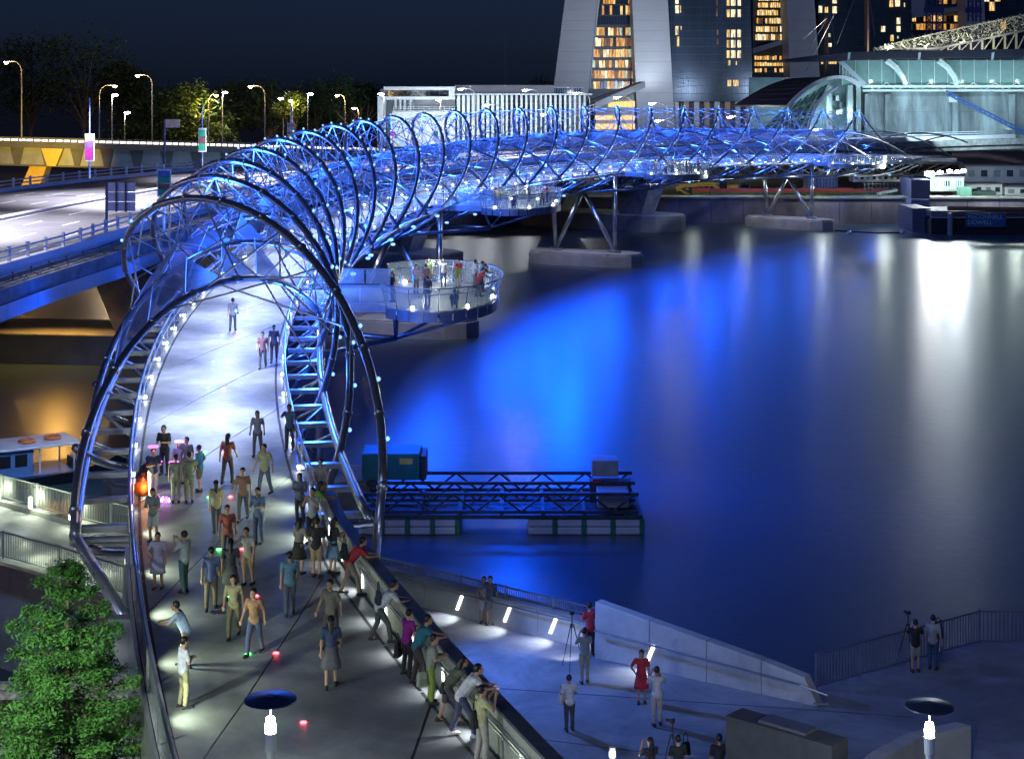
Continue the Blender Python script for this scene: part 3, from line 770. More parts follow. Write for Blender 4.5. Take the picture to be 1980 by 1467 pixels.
def rail_run(t, pts, z, h, step, bar, mt, lights=None, mesh_dense=False, thin=.03):
    """bar railing along a polyline; posts and panels are separate parts"""
    for (x0, y0), (x1, y1) in zip(pts[:-1], pts[1:]):
        L = math.hypot(x1-x0, y1-y0); n = max(1, round(L/step))
        for i in range(n):
            a = Vector((x0+(x1-x0)*i/n, y0+(y1-y0)*i/n, z)); b = Vector((x0+(x1-x0)*(i+1)/n, y0+(y1-y0)*(i+1)/n, z))
            d = (b-a).normalized()
            MB().beam(a, a+Vector((0,0,h)), .07,.07).build('post', mt, t)
            mb = MB(); k = max(2, int((b-a).length/bar))
            mb.beam(a+d*.04+Vector((0,0,h-.06)), b-d*.04+Vector((0,0,h-.06)), .06,.05).beam(a+d*.04+Vector((0,0,.1)), b-d*.04+Vector((0,0,.1)), .05,.04)
            for j in range(1, k):
                p = a+(b-a)*j/k; mb.beam(p+Vector((0,0,.1)), p+Vector((0,0,h-.06)), thin, thin*.6)
            mb.build('bar_panel', mt, t)
    e = pts[-1]; MB().beam(Vector((e[0],e[1],z)), Vector((e[0],e[1],z+h)), .07,.07).build('post', mt, t)
RAILG = mat('railing_steel', (.30,.32,.31), .45, .5, .12)
t = thing('railing', 'bar railing with low lamps along the water side of the curved walkway', 'railing', (-23,79.6,TZ))
oe = [(-40,95.2),(-30,85.7),(-23,79.3),(-18.8,75.7),(-11.2,69.7)]
MB().add(*(lambda P: ([Vector((x,y,TZ)) for x,y in P]+[Vector((x,y,TZ+.22)) for x,y in P]+[Vector((x-.25,y-.3,TZ+.22)) for x,y in P]+[Vector((x-.25,y-.3,TZ)) for x,y in P],
   [(i,i+1,len(P)+i+1,len(P)+i) for i in range(len(P)-1)]+[(len(P)+i,len(P)+i+1,2*len(P)+i+1,2*len(P)+i) for i in range(len(P)-1)]+[(2*len(P)+i,2*len(P)+i+1,3*len(P)+i+1,3*len(P)+i) for i in range(len(P)-1)]))(oe)).build('kerb', CONC, t)
rail_run(t, oe, TZ+.2, 1.1, 2.4, .11, RAILG)
WL = lamp_mat('walk_lamp', (.90,1,.72), 14)
wlm = MB().lathe([(.05,0),(.09,.05),(.09,.42),(.04,.5)], 8).mesh('walk_lamp', WL)
for x, y in ((-25.4,81.3),(-23.1,79.1),(-21.2,77.4),(-18.9,75.3)):
    inst('walk_lamp', wlm, t, (x+.12,y-.35,TZ+.3)); light('walk_light', 'POINT', (x+.35,y-.7,TZ+.7), 75, (.88,1,.70), .12)
t = thing('railing', 'bar railing glowing pale green along the landward side of the walkway', 'railing', (-20,69.8,TZ))
ne = [(-38,83.9),(-27,75.5),(-20.2,69.9),(-17.4,67.7),(-14.3,64.9),(-11.6,62.3)]
rail_run(t, ne, TZ+.05, 1.1, 2.5, .11, RAILG)
for x, y in ((-22,71.8),(-19,69.4),(-16.2,67.1),(-13.6,64.9)): light('walk_light', 'POINT', (x+.25,y+.75,TZ+.5), 80, (.86,1,.66), .12)
t = thing('walkway_edge_beam', 'brown edge beam carrying the landward side of the curved walkway', 'beam', (-18,67.5,TZ-1))
for (x0,y0),(x1,y1) in zip(ne[:-1], ne[1:]):
    MB().hexa([(x0,y0-.75,TZ-1.0),(x1,y1-.75,TZ-1.0),(x1,y1-.36,TZ-1.0),(x0,y0-.36,TZ-1.0),(x0,y0-.75,TZ+.02),(x1,y1-.75,TZ+.02),(x1,y1-.36,TZ+.02),(x0,y0-.36,TZ+.02)]).build('beam_segment', mat('brown_fascia', (.17,.12,.11), .6, 0, .2), t)
JOINT = mat('paving_joint', (.10,.10,.11), .9, 0, .2)
for y in (46.5, 50.5, 54.0):
    MB().beam(Vector((-3.0,y+1.6,TZ+.004)), Vector((12,y-3.4+ (2 if y > 53 else 0),TZ+.004)), .05, .0045).build('paving_joint', JOINT, PROM)
# terrace wall with lit slots, railing on top
TW = mat('terrace_wall', (.50,.50,.48), .7, 0, .12, .8, .15, 12, stain=.3)
wt = thing('terrace_wall', 'low pale wall with slanted lit slots and dark railing on top, by the water', 'wall', (-1,61.8,TZ))
wp = [Vector((-5.2,65.2,TZ)), Vector((2.9,58.6,TZ))]
wd = (wp[1]-wp[0]).normalized(); wn_ = Vector((wd.y,-wd.x,0)); 
if wn_.y > 0: wn_ = -wn_       # towards the viewer's side
def wall_piece(s0, s1, z0, z1, th=.35, name='wall_panel', m=TW, par=wt, push=0):
    a, b = wp[0]+wd*s0+wn_*push, wp[0]+wd*s1+wn_*push
    return MB().hexa([a+Vector((0,0,z0)), b+Vector((0,0,z0)), b-wn_*th+Vector((0,0,z0)), a-wn_*th+Vector((0,0,z0)), a+Vector((0,0,z1)), b+Vector((0,0,z1)), b-wn_*th+Vector((0,0,z1)), a-wn_*th+Vector((0,0,z1))]).build(name, m, par)
L = (wp[1]-wp[0]).length; n = 4
for i in range(n): wall_piece(L*i/n+.01, L*(i+1)/n-.01, 0, .92)
wall_piece(0, L, .923, 1.0, .45, 'coping', CONC, wt, .05)
rr = thing('railing', 'dark slatted railing on top of the terrace wall', 'railing', (-1,62,TZ+1))
rail_run(rr, [(wp[0].x-wn_.x*.2, wp[0].y-wn_.y*.2), (wp[1].x-wn_.x*.2, wp[1].y-wn_.y*.2)], TZ+1.0, .42, 2.0, .08, FENCE)
MB().tube([wp[0]+wn_*.18+Vector((0,0,.86)), wp[1]+wn_*.18+Vector((0,0,.86))], .035, 8).build('handrail', STEEL, wt)
SLOT = lamp_mat('wall_slot', (.95,.97,1), 9)
def slot(c, d, n_, par):
    c = Vector(c); up = Vector((0,0,1)); a = c-d*.12-up*.24; b = c+d*.12+up*.30
    w = d*.055
    MB().extrude([a-w, a+w, b+w, b-w], n_*.012).build('lit_slot', SLOT, par)
    light('slot_light', 'SPOT', c+n_*.22+up*.25, 75, (.86,.92,1), .05, c+n_*.9-up*.9-d*.5, 100, .7)
for px, py in ((872,1167),(965,1190),(1060,1210)):
    p = G(px, py+14, TZ+.3); s = (p-wp[0]).dot(wd); c = wp[0]+wd*s+wn_*.006; c.z = TZ+.46; slot(c, wd, wn_, wt)
light('slot_light', 'SPOT', G(1105,1245,3.6), 60, (.86,.92,1), .05, G(1090,1262,3), 100, .7)
# ramp wall, high at one end and tapering to the other
rw = thing('ramp_wall', 'long pale wedge shaped wall with steel handrail tapering down the promenade', 'wall', (6,56.3,TZ))
a0, a1 = G(1150,1272,TZ), G(1582,1366,TZ); rd = (a1-a0).normalized(); rn = Vector((rd.y,-rd.x,0)); rn = -rn if rn.y > 0 else rn
RL = (a1-a0).length
def rw_top(s): return 1.86-1.06*s/RL
seg = [0, RL*.26, RL*.52, RL*.76, RL]
for i in range(4):
    s0, s1 = seg[i]+.008, seg[i+1]-.008; e = .45 if i == 3 else 0
    b = [a0+rd*s0, a0+rd*s1, a0+rd*s1-rn*.4, a0+rd*s0-rn*.4]
    tt = [a0+rd*s0+Vector((0,0,rw_top(s0))), a0+rd*(s1-e)+Vector((0,0,rw_top(s1))), a0+rd*(s1-e)-rn*.4+Vector((0,0,rw_top(s1))), a0+rd*s0-rn*.4+Vector((0,0,rw_top(s0)))]
    MB().hexa(b+tt).build('wall_panel', TW, rw, bevel=.02)
hp = [a0+rn*.2+rd*.1+Vector((0,0,.98)), a0+rd*(RL-.5)+rn*.2+Vector((0,0,.62)), a0+rd*(RL+.35)+rn*.1+Vector((0,0,.45)), a0+rd*(RL+.4)+rn*.1+Vector((0,0,.2)), a0+rd*(RL-.1)+rn*.15+Vector((0,0,.12))]
MB().tube(hp, .035, 8).build('handrail', STEEL, rw)
slot(G(1268,1266,TZ+.5)+rn*0.004, rd, rn, rw) if False else None
c = a0+rd*((G(1268,1290,TZ)-a0).dot(rd))+rn*.006; c.z = TZ+.52; slot(c, rd, rn, rw)
# railing of the lower quay
fr = thing('railing', 'slate bar railing where two men stand at the corner of the lower quay', 'railing', (12,57,TZ))
rail_run(fr, [(9.5,55.0),(15.8,59.5),(26,59.0)], TZ, 1.15, 1.9, .13, mat('slate_rail', (.16,.18,.23), .5, .4, .1), thin=.035)
# block, low white wall, bollard lamp
bk = thing('concrete_block', 'dark slab-like concrete block with pale metal lid at the terrace edge', 'block', (6.6,44.5,TZ))
c0, c1 = Vector((5.5,45.3,0)), Vector((7.85,43.2,0)); dd = (c1-c0).normalized(); nn = Vector((-dd.y,dd.x,0))*.75
def slab(z0, z1, a, b, w0, w1, name, m, par): 
    p = [a+nn*w0, b+nn*w0, b+nn*w1, a+nn*w1]
    return MB().hexa([Vector((q.x,q.y,z0)) for q in p]+[Vector((q.x,q.y,z1)) for q in p]).build(name, m, par)
slab(TZ, 5.68, c0, c1, 0, 1, 'slab', mat('block_shaded', (.05,.055,.06), .75, 0, .25, 2, .2), bk)  # backlit shade of the block is put into its base colour
slab(5.683, 5.75, c0+dd*.9, c0+dd*2.3, .2, .95, 'lid', STEEL, bk)
lw = thing('planter_wall', 'low pale curved planter wall near the terrace lamp', 'wall', (10,48,TZ))
pts = [Vector((8.4,45.2,0)), Vector((9.6,47.0,0)), Vector((10.9,48.4,0)), Vector((12.4,49.2,0))]
for p, q in zip(pts[:-1], pts[1:]):
    o = Vector((.35,-.3,0)); MB().hexa([p, q, q+o, p+o]+[v+Vector((0,0,TZ+1.1)) for v in (p, q, q+o, p+o)]).build('wall_panel', TW, lw)
BH_ = lamp_mat('bollard_head', (1,1,.95), 6)
bl = thing('bollard_lamp', 'short bollard lamp with glowing head on the terrace', 'bollard', G(1184,1467,3.35), local=False)
p = G(1184,1436,4.3); p = Vector((p.x,p.y,TZ))
MB().lathe([(.09,0),(.09,.95)], 12, p).build('post', STEEL, bl); MB().lathe([(.085,.95),(.085,1.10)], 12, p).build('lamp_glass', BH_, bl); MB().lathe([(.10,1.10),(.10,1.2),(.07,1.23)], 12, p).build('cap', GREYP, bl)
light('bollard_light', 'POINT', p+Vector((0,-.16,1.0)), 26, (1,.98,.92), .06)
# two plaza lamps with round reflector discs
def plaza_lamp(x, y, Y, zb, label, disc, e=900):
    t = D(x, y, Y); o = thing('plaza_lamp', label, 'lamp', (t.x, Y, zb))
    MB().lathe([(.085,0),(.085,t.z-zb-.62),(.11,t.z-zb-.61)], 14, (t.x,Y,zb)).build('pole', mat('lamp_white', (.72,.74,.78), .4, .1, .04), o, smooth=False)
    MB().lathe([(.11,-.60),(.115,-.24)], 14, (t.x,Y,t.z)).build('collar', WHITE, o)
    MB().lathe([(.10,-.24),(.11,-.10),(.08,.06)], 14, (t.x,Y,t.z)).build('lamp_glass', lamp_mat('plaza_glass', (.95,.98,1), 40), o)
    MB().lathe([(.10,.34),(.52,.40),(.52,.43),(.1,.50)], 28, (t.x,Y,t.z)).build('reflector', disc, o, smooth=False)
    MB().lathe([(.02,.09),(.015,.36)], 8, (t.x,Y,t.z)).build('stem', STEEL, o)
    light('plaza_light', 'POINT', (t.x, Y, t.z+.22), e, (.84,.90,1.0), .12)
plaza_lamp(523, 1392, 35, 6.75, 'white post lamp with dark round reflector disc standing on the bridge approach', mat('disc_blue', (.04,.06,.16), .4, .2, .1), 420)
plaza_lamp(1797, 1402, 38, TZ, 'white post lamp with pale clear disc standing on the lower terrace', mat('disc_pale', (.10,.12,.17), .3, .2, .1))
# ------------------------------------------------------------------ parapet of the approach, right side
pw = thing('parapet_wall', 'speckled stone parapet with dark coping and lit slots beside the bridge approach', 'wall', BR(-34,4,DK))
STONE = mat('speckled_stone', (.34,.36,.33), .7, 0, .35, 26, .2, 40)
us_ = frange(-49.5, -20.5, 2.9)
rp_ = lambda u: flare(u)+.12
for i in range(len(us_)-1):
    u, v = us_[i]+.012, us_[i+1]-.012
    def q(uu, r, z): return BR(uu, r, DK+z)
    MB().hexa([q(u,rp_(u),-.3),q(v,rp_(v),-.3),q(v,rp_(v)+.22,-.3),q(u,rp_(u)+.22,-.3),q(u,rp_(u)-.04,1.0),q(v,rp_(v)-.04,1.0),q(v,rp_(v)+.22,1.0),q(u,rp_(u)+.22,1.0)]).build('stone_panel', STONE, pw)
    MB().hexa([q(us_[i],rp_(u)-.08,1.003),q(us_[i+1],rp_(v)-.08,1.003),q(us_[i+1],rp_(v)+.28,1.003),q(us_[i],rp_(u)+.28,1.003),q(us_[i],rp_(u)-.08,1.08),q(us_[i+1],rp_(v)-.08,1.08),q(us_[i+1],rp_(v)+.28,1.08),q(us_[i],rp_(u)+.28,1.08)]).build('coping', mat('dark_coping', (.09,.10,.12), .35, .2, .2), pw)
    MB().hexa([q(u,rp_(u)+.222,-1.2),q(v,rp_(v)+.222,-1.2),q(v,rp_(v)+.30,-1.2),q(u,rp_(u)+.30,-1.2),q(u,rp_(u)+.222,.95),q(v,rp_(v)+.222,.95),q(v,rp_(v)+.30,.95),q(u,rp_(u)+.30,.95)]).build('outer_panel', STONE, pw)
MB().tube([BR(u, rp_(u)-.14, DK+.72) for u in us_], .035, 8).build('handrail', STEEL, pw)
MB().tube([BR(u, rp_(u)-.12, DK+.60) for u in us_], .025, 8).build('handrail', STEEL, pw)
for u in (-45.9,-43.0,-40.3,-37.6,-35,-32.4,-29.8,-27.2,-24.6,-22):
    c = BR(u, rp_(u)-.03, DK+.36); d = (BR(u+.5, rp_(u), DK)-BR(u-.5, rp_(u), DK)).normalized(); n_ = Vector((-d.y, d.x, 0))
    a, b = c-d*.03+Vector((0,0,-.26)), c+d*.03+Vector((0,0,.26))
    MB().extrude([a-d*.03, a+d*.03, b+d*.03, b-d*.03], n_*.03).build('lit_slot', SLOT, pw)
    light('slot_light', 'SPOT', c+n_*.12+Vector((0,0,.12)), 48, (.90,.96,1), .04, c+n_*.9+Vector((0,0,-1.0)), 95, .8)
# left edge of the approach: ribbed steel side and lamps shining across the deck
lf = thing('approach_side', 'ribbed steel side of the bridge approach above the lawn', 'fascia', BR(-36,-3.2,DK-1.6))
for i, u in enumerate(frange(-49.5, -21.5, .9)[:-1]):
    MB().hexa([BR(u,-3.12,DK-1.9),BR(u+.86,-3.12,DK-1.9),BR(u+.86,-3.22,DK-1.9),BR(u,-3.22,DK-1.9),BR(u,-3.02,DK-.04),BR(u+.86,-3.02,DK-.04),BR(u+.86,-3.12,DK-.04),BR(u,-3.12,DK-.04)]).build('rib_panel', STEEL, lf)
MB().hexa([BR(-49.5,-2.9,DK-2.4),BR(-20,-2.9,DK-2.4),BR(-20,3.0,DK-2.4),BR(-49.5,4.6,DK-2.4),BR(-49.5,-2.9,DK-.36),BR(-20,-2.9,DK-.36),BR(-20,3.0,DK-.36),BR(-49.5,4.6,DK-.36)]).build('core', CONC, lf)
for u in (-46,-42.4,-38.8,-35.2,-31.6,-28,-24.4,-20.4,-16.5):
    p = BR(u,-2.8,DK+.5); light('kerb_light', 'SPOT', p, 175, (.84,1,.70), .06, BR(u,.4,DK), 130, .9)
for u in (-22,-18.5,-15):
    p = BR(u,2.8,DK+.6); light('kerb_light', 'SPOT', p, 220, (.86,1,.70), .06, BR(u,-.5,DK), 130, .9)
# the strut that carries the first inner tube down to the abutment corner
st_ = BR(-20,-4.7,DK-.05); cr = BR(-27.2,-3.3,DK-.2)
MB().tube([inner(IN_PH0, -19.5), cr], .17, 12).build('end_strut', STEEL, HB, smooth=True)
MB().tube([outer(0, -19.9), BR(-20.2,4.75,DK-1.6)], .15, 12).build('end_strut', STEEL, HB, smooth=True)
MB().hexa([cr+Vector((-.35,-.5,-1.6)), cr+Vector((.35,-.5,-1.6)), cr+Vector((.35,.5,-1.6)), cr+Vector((-.35,.5,-1.6)), cr+Vector((-.3,-.5,.05)), cr+Vector((.35,-.5,.05)), cr+Vector((.35,.5,.05)), cr+Vector((-.3,.5,.05))]).build('end_bracket', GREYP, HB)
for s in (-1, 1):
    for u in (-20.2,): MB().tube([BR(u, s*3.0, DK-.2), BR(u, s*4.7, DK-.15)], .12, 10).build('end_beam', STEEL, HB)
# ------------------------------------------------------------------ near bank on the left: lawn, path, rocks, tree
GRASS = mat('lawn_soil', (.05,.065,.02), .95, 0, .35, 1.5, .4, 20)
struct(MB().prism([(-40,20),(-6.5,20),(-8.6,40),(-11.4,57.5),(-40,57.5)], -2.5, 2.4).build('near_bank', mat('bank_paving', (.36,.36,.36), .85, 0, .2, 1.2, .35, 14)), 'grey paved near bank left of the footbridge')
struct(MB().prism([(-16.5,52.4),(-11.6,52.4),(-11.9,55.6),(-17.2,55.6)], 2.3, 2.46).build('lawn', GRASS), 'small dull lawn by the rocks')
rnd = random.Random(5); gm = MB()
for i in range(5200):
    x, y = rnd.uniform(-17,-11.7), rnd.uniform(52.5,55.5); a = rnd.uniform(0,6.28); hgt = rnd.uniform(.05,.13)
    dx, dy = math.cos(a)*.02, math.sin(a)*.02
    gm.add([(x-dx,y-dy,2.46),(x+dx,y+dy,2.46),(x+dy*2,y-dx*2,2.46+hgt)], [(0,1,2)])
o = gm.build('grass', LMID, None, fix=False); o['kind'] = 'stuff'; o['label'] = 'short grass blades on the small lawn'; o['category'] = 'grass'
ROCK = mat('rock', (.38,.36,.33), .9, 0, .3, 2, .5, 8)
for i in range(34):
    x = -19+8*(i%17)/16+rnd.uniform(-.2,.2); y = 56.1+(i//17)*.9+rnd.uniform(-.2,.2); r = rnd.uniform(.28,.5)
    bm = bmesh.new(); bmesh.ops.create_icosphere(bm, subdivisions=2, radius=r)
    for v in bm.verts: v.co = Vector((v.co.x*rnd.uniform(.95,1.25), v.co.y*rnd.uniform(.8,1.1), v.co.z*.55))*rnd.uniform(.88,1.12)
    me = bpy.data.meshes.new('rock'); bm.to_mesh(me); bm.free(); me.materials.append(ROCK)
    tag(inst('rock', me, None, (x,y,2.38)), 'pale weathered rock of the bank edge behind the small lawn', 'rock', 'rocks along the bank edge')
light('bank_fill', 'SPOT', Vector((-16,44,9)), 2600, (.86,.93,1), .4, Vector((-15,53,2.4)), 95, .8)  # unseen spot added to brighten the bank and lawn
# layered young tree in front
def tier_tree(base, top, label):
    t = thing('young_tree', label, 'tree', base); base = Vector(base); rnd = random.Random(11)
    H = top-base.z; mb = MB().tube([base, base+Vector((.1,0,H*.5)), base+Vector((.12,.05,H))], [.13,.09,.015], 8)
    pts = []
    for k in range(15):
        f = .12+.86*k/14; z = base.z+H*f; R = 2.75*(1-f)**.6*rnd.uniform(.75,1.15)+.2
        nb = 7 if f < .8 else 4
        for j in range(nb):
            a = 6.283*(j+rnd.random()*.7)/nb+k; c0 = base+Vector((.1*f,0,H*f)); Rj = R*rnd.uniform(.6,1.15); end = c0+Vector((math.cos(a)*Rj, math.sin(a)*Rj, rnd.uniform(-.05,.38)*Rj*.6))
            mb.tube([c0, c0+(end-c0)*.55+Vector((0,0,.08)), end], [.03,.02,.006], 5, False)
            for q in range(int(380+480*R/2.5)):
                s = rnd.random()**.55; p = c0+(end-c0)*s; w = .10+.32*s*R/2.2
                side = Vector((-math.sin(a), math.cos(a), 0))*rnd.gauss(0, w*.75)
                pts.append(p+side+Vector((0,0,rnd.gauss(.03,.07))))
    mb.build('trunk', BARK, t, fix=False, smooth=True)
    lm = mat('young_leaf', (.06,.17,.035), .45, 0, .55, 2.2)
    leaf_mesh(pts, .062, lm, .8, rnd).build('crown', lm, t, fix=False)
tier_tree(Vector((-10.6,41.5,2.4)), 10.6, 'bright green young tree with layered branches before the walkway')
light('bank_fill', 'SPOT', Vector((-12.5,34,11.5)), 5200, (.90,1,.86), .4, Vector((-10.6,41.5,6)), 70, .8)  # spot added in mid air to brighten the young tree, no fixture
# climbing shrub beside the approach
o = leaf_mesh([BR(-38+rnd.uniform(-3.4,1.2), -3.9+rnd.uniform(-.25,.3), 0)+Vector((0,0,-9.2+3.6*rnd.random()**2)) for _ in range(1500)], .09, LMID, 1, rnd).build('shrub', LMID, None, fix=False)
tag(o, 'dark climbing shrub against the ribbed side of the bridge approach', 'shrub')
# ================================================================== passenger boat on the left
bo = thing('passenger_boat', 'white and blue passenger boat with flat roof and two lifebuoys beyond the walkway', 'boat', G(30,935,WZ), math.radians(-58), local=True)
HUL = mat('hull_navy', (.02,.03,.05), .4, 0, .2); BWH = mat('boat_white', (.62,.66,.75), .45, 0, .1); BBL = mat('boat_blue', (.10,.22,.50), .45, 0, .15); BWIN = mat('boat_window', (.02,.025,.03), .15, 0, 0)
hull = MB(); secs = []
for y, w, z in ((-6.5,1.5,.75),(-4,1.9,.65),(0,2.0,.62),(3,1.8,.72),(5,1.1,.95),(6.6,.12,1.25)): secs.append([(-w,y,z),(-w*.75,y,-.3),(w*.75,y,-.3),(w,y,z)])
vs = [p for s in secs for p in s]; n = len(secs)
hull.add(vs, [(4*i+j, 4*i+j+1, 4*i+j+5, 4*i+j+4) for i in range(n-1) for j in range(3)]+[(4*i+3,4*i,4*i+4,4*i+7) for i in range(n-1)]+[(0,1,2,3),(4*n-1,4*n-2,4*n-3,4*n-4)])
hull.build('hull', HUL, bo)
MB().box((-1.6,-6,.66),(1.6,3.2,.72)).build('deck', BBL, bo)
MB().box((-1.45,-5.6,.72),(1.45,.6,2.2)).build('cabin', BBL, bo)
for i in range(6):
    for s in (-1, 1):
        y = -5.2+i*.95; MB().box((s*1.452-.01,y,1.25),(s*1.452+.01,y+.7,1.95)).build('window', BWIN, bo)
for y in (1.0,3.0):
    for s in (-1,1): MB().beam((s*1.35,y,.72),(s*1.35,y,2.25),.08,.08).build('roof_post', BWH, bo)
MB().box((-1.7,-5.9,2.22),(1.7,3.4,2.34)).build('roof', BWH, bo, bevel=.03)
def torus(R, r, n=18, m=8):
    mb = MB(); vs = []
    for i in range(n):
        for j in range(m):
            a, b = 6.2832*i/n, 6.2832*j/m; vs.append(((R+r*math.cos(b))*math.cos(a), (R+r*math.cos(b))*math.sin(a), r*math.sin(b)))
    return mb.add(vs, [(i*m+j, ((i+1)%n)*m+j, ((i+1)%n)*m+(j+1)%m, i*m+(j+1)%m) for i in range(n) for j in range(m)])
LB = torus(.42,.10).mesh('lifebuoy', mat('buoy_orange', (.75,.22,.08), .5, 0, .1), True)
for x, y in ((.2,.6),(-.1,2.2)): inst('lifebuoy', LB, bo, (x,y,2.44))
MB().box((-.5,-2.6,2.34),(.5,-1.5,2.75)).build('roof_box', mat('box_maroon', (.2,.08,.08), .6, 0, .1), bo)
MB().box((-1.2,3.4,.72),(1.2,3.8,1.1)).build('bench', BBL, bo)
light('boat_fill', 'SPOT', G(30,935,WZ)+Vector((5,-7,9)), 2200, (.55,.70,1), .3, G(30,935,WZ), 90, .8)  # spot with no fixture, added above the boat to light it
# ================================================================== work barge in the water
Yb = 90.0; sb = F/Yb
bx = lambda x: (x-990)/sb
wb = thing('work_barge', 'long low work barge with white pontoons, teal container and steel trusses', 'barge', (bx(980),Yb,WZ))
PON = mat('pontoon_white', (.50,.52,.56), .5, 0, .15, 1.5); TEAL = mat('container_teal', (.02,.22,.24), .5, .2, .15); PG = mat('pontoon_green', (.02,.16,.09), .5, 0, .2); BDK = mat('barge_steel', (.05,.065,.085), .5, .4, .3)
for x0, x1 in ((690,885),(1017,1242)):
    n = 4; w = (bx(x1)-bx(x0))/n
    for i in range(n):
        for z in (.02,.42):
            MB().box((bx(x0)+i*w+.12,Yb,z),(bx(x0)+(i+1)*w-.12,Yb+5.0,z+.36)).build('pontoon', PON, wb, bevel=.04)
        MB().box((bx(x0)+(i+1)*w-.12,Yb-.02,.02),(bx(x0)+(i+1)*w+.10,Yb+5.0,.8)).build('pontoon_frame', PG, wb)
MB().box((bx(690),Yb-.05,.82),(bx(1242),Yb+5.3,1.0)).build('deck', BDK, wb)
for y in (Yb+.1, Yb+2.6, Yb+5.0):
    for z in (1.15, 2.05): MB().beam((bx(700),y,z),(bx(1235),y,z),.16,.16).build('truss_chord', BDK, wb)
    for i in range(12):
        xa, xb = bx(700+44*i), bx(700+44*(i+1)); MB().beam((xa,y,1.15 if i%2 else 2.05),(xb,y,2.05 if i%2 else 1.15),.10,.10).build('truss_diagonal', BDK, wb)
for i in range(7): MB().beam((bx(730+80*i),Yb,1.1),(bx(730+80*i),Yb+5.1,1.1),.2,.2).build('cross_beam', BDK, wb)
MB().box((bx(690),Yb+2.8,2.15),(bx(806),Yb+5.2,3.55)).build('container', TEAL, wb, bevel=.04)
MB().box((bx(766),Yb+2.785,3.0),(bx(792),Yb+2.80,3.3)).build('container_label', mat('label_yellow', (.6,.5,.12), .5, 0, .2), wb)
MB().box((bx(806)+.004,Yb+2.9,2.15),(bx(818),Yb+5.1,3.4)).build('container_end', BDK, wb)
for i in range(12): MB().box((bx(693+9.2*i),Yb+2.76,2.2),(bx(696+9.2*i),Yb+2.797,2.95 if 7 < i < 11 else 3.5)).build('container_rib', TEAL, wb)
gb = mat('cabin_grey', (.32,.32,.33), .6, 0, .2, 1.5)
MB().box((bx(1157),Yb+.5,1.25),(bx(1218),Yb+2.2,2.0)).build('control_box', gb, wb, bevel=.03)
MB().box((bx(1150),Yb+3.2,2.25),(bx(1203),Yb+4.8,3.1)).build('control_box', gb, wb, bevel=.03)
MB().box((bx(1144),Yb+2.3,1.1),(bx(1226),Yb+3.1,2.2)).build('engine_box', BDK, wb)
MB().beam((bx(1150),Yb+2.28,2.25),(bx(1166),Yb+2.28,2.25),.2,.2).build('red_tank', mat('tank_red', (.3,.03,.03), .5, 0, .1), wb)

for c_ in list(wb.children): c_.location.z += WZ
light('plaza_light', 'POINT', (1.0,37,6.8), 1100, (.62,.74,1.0), .15)  # no lamp stands here; unseen light added to brighten the terrace
light('end_fill', 'SPOT', BR(-19,5.6,-1.5), 4600, (.10,.24,1), .4, Vector((2,55,3)), 95, .9)  # blue spot added at the bridge end to tint the terrace, no fixture
# ================================================================== far bank: low pavilion and louvred hall
def box3(name, m, x0, y0, x1, y1, Y, dep, par, bevel=0):
    """block whose front face spans two photo positions at distance Y"""
    a, b = D(x0, y0, Y), D(x1, y1, Y)
    return MB().box((a.x, Y, b.z), (b.x, Y+dep, a.z)).build(name, m, par, bevel=bevel)
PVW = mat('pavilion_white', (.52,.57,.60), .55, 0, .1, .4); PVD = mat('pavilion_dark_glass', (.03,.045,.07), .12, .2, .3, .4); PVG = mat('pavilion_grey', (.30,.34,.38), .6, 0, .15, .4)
Yp = 392
pv = thing('pavilion', 'pale two storey pavilion with open balcony and projecting roof frame', 'building', D(820,300,Yp))
box3('wall', PVG, 735, 172, 880, 300, Yp+6, 20, pv)
box3('corner_pier', PVW, 730, 186, 745, 300, Yp, 14, pv); box3('roof_beam', PVW, 742, 168, 880, 174.5, Yp-1, 26, pv); box3('floor_beam', PVW, 742, 187, 880, 193, Yp-1, 20, pv)
box3('frame_end', PVW, 868, 174.6, 879, 186.9, Yp-1, 20, pv)
for i in range(6): box3('window', PVD, 750+20*i, 175.5, 768+20*i, 186, Yp+5.8, .3, pv)
for i, x in enumerate((763,772,781,792)): box3('column', PVW, x, 193.2, x+4, 214, Yp+2, 1, pv)
for y in (206, 210, 214): box3('balcony_rail', PVW, 760, y, 880, y+.8, Yp-.5, .1, pv)
for i in range(13): box3('balcony_post', PVW, 760+9.9*i, 205, 760.8+9.9*i, 215, Yp-.6, .12, pv)
box3('lower_panel', PVW, 758, 216, 880, 300, Yp-.4, 3, pv)
hl = thing('louvred_hall', 'long white hall faced with vertical louvre fins behind the arches', 'building', D(1005,300,Yp))
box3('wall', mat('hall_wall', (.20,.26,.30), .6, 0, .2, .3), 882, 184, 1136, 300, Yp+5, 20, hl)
box3('upper_storey', PVG, 880, 165, 1072, 183, Yp+4, 22, hl); box3('roof_edge', PVW, 880, 181.5, 1145, 184.2, Yp-1.5, 10, hl); box3('roof_cap', PVW, 1072, 168.6, 1130, 170.4, Yp+2, 12, hl)
for i in range(11): box3('upper_mullion', PVW, 1074+4.4*i, 170.6, 1074.9+4.4*i, 181, Yp+3.9, .3, hl)
box3('upper_glass', PVD, 1072, 170.5, 1124, 181.2, Yp+4.4, 1, hl)
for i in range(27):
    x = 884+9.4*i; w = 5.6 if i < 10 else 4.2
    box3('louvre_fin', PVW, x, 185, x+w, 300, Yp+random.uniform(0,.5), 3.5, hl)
for y in (192, 200): box3('louvre_rail', PVW, 882, y, 1136, y+.9, Yp+2.2, .2, hl)
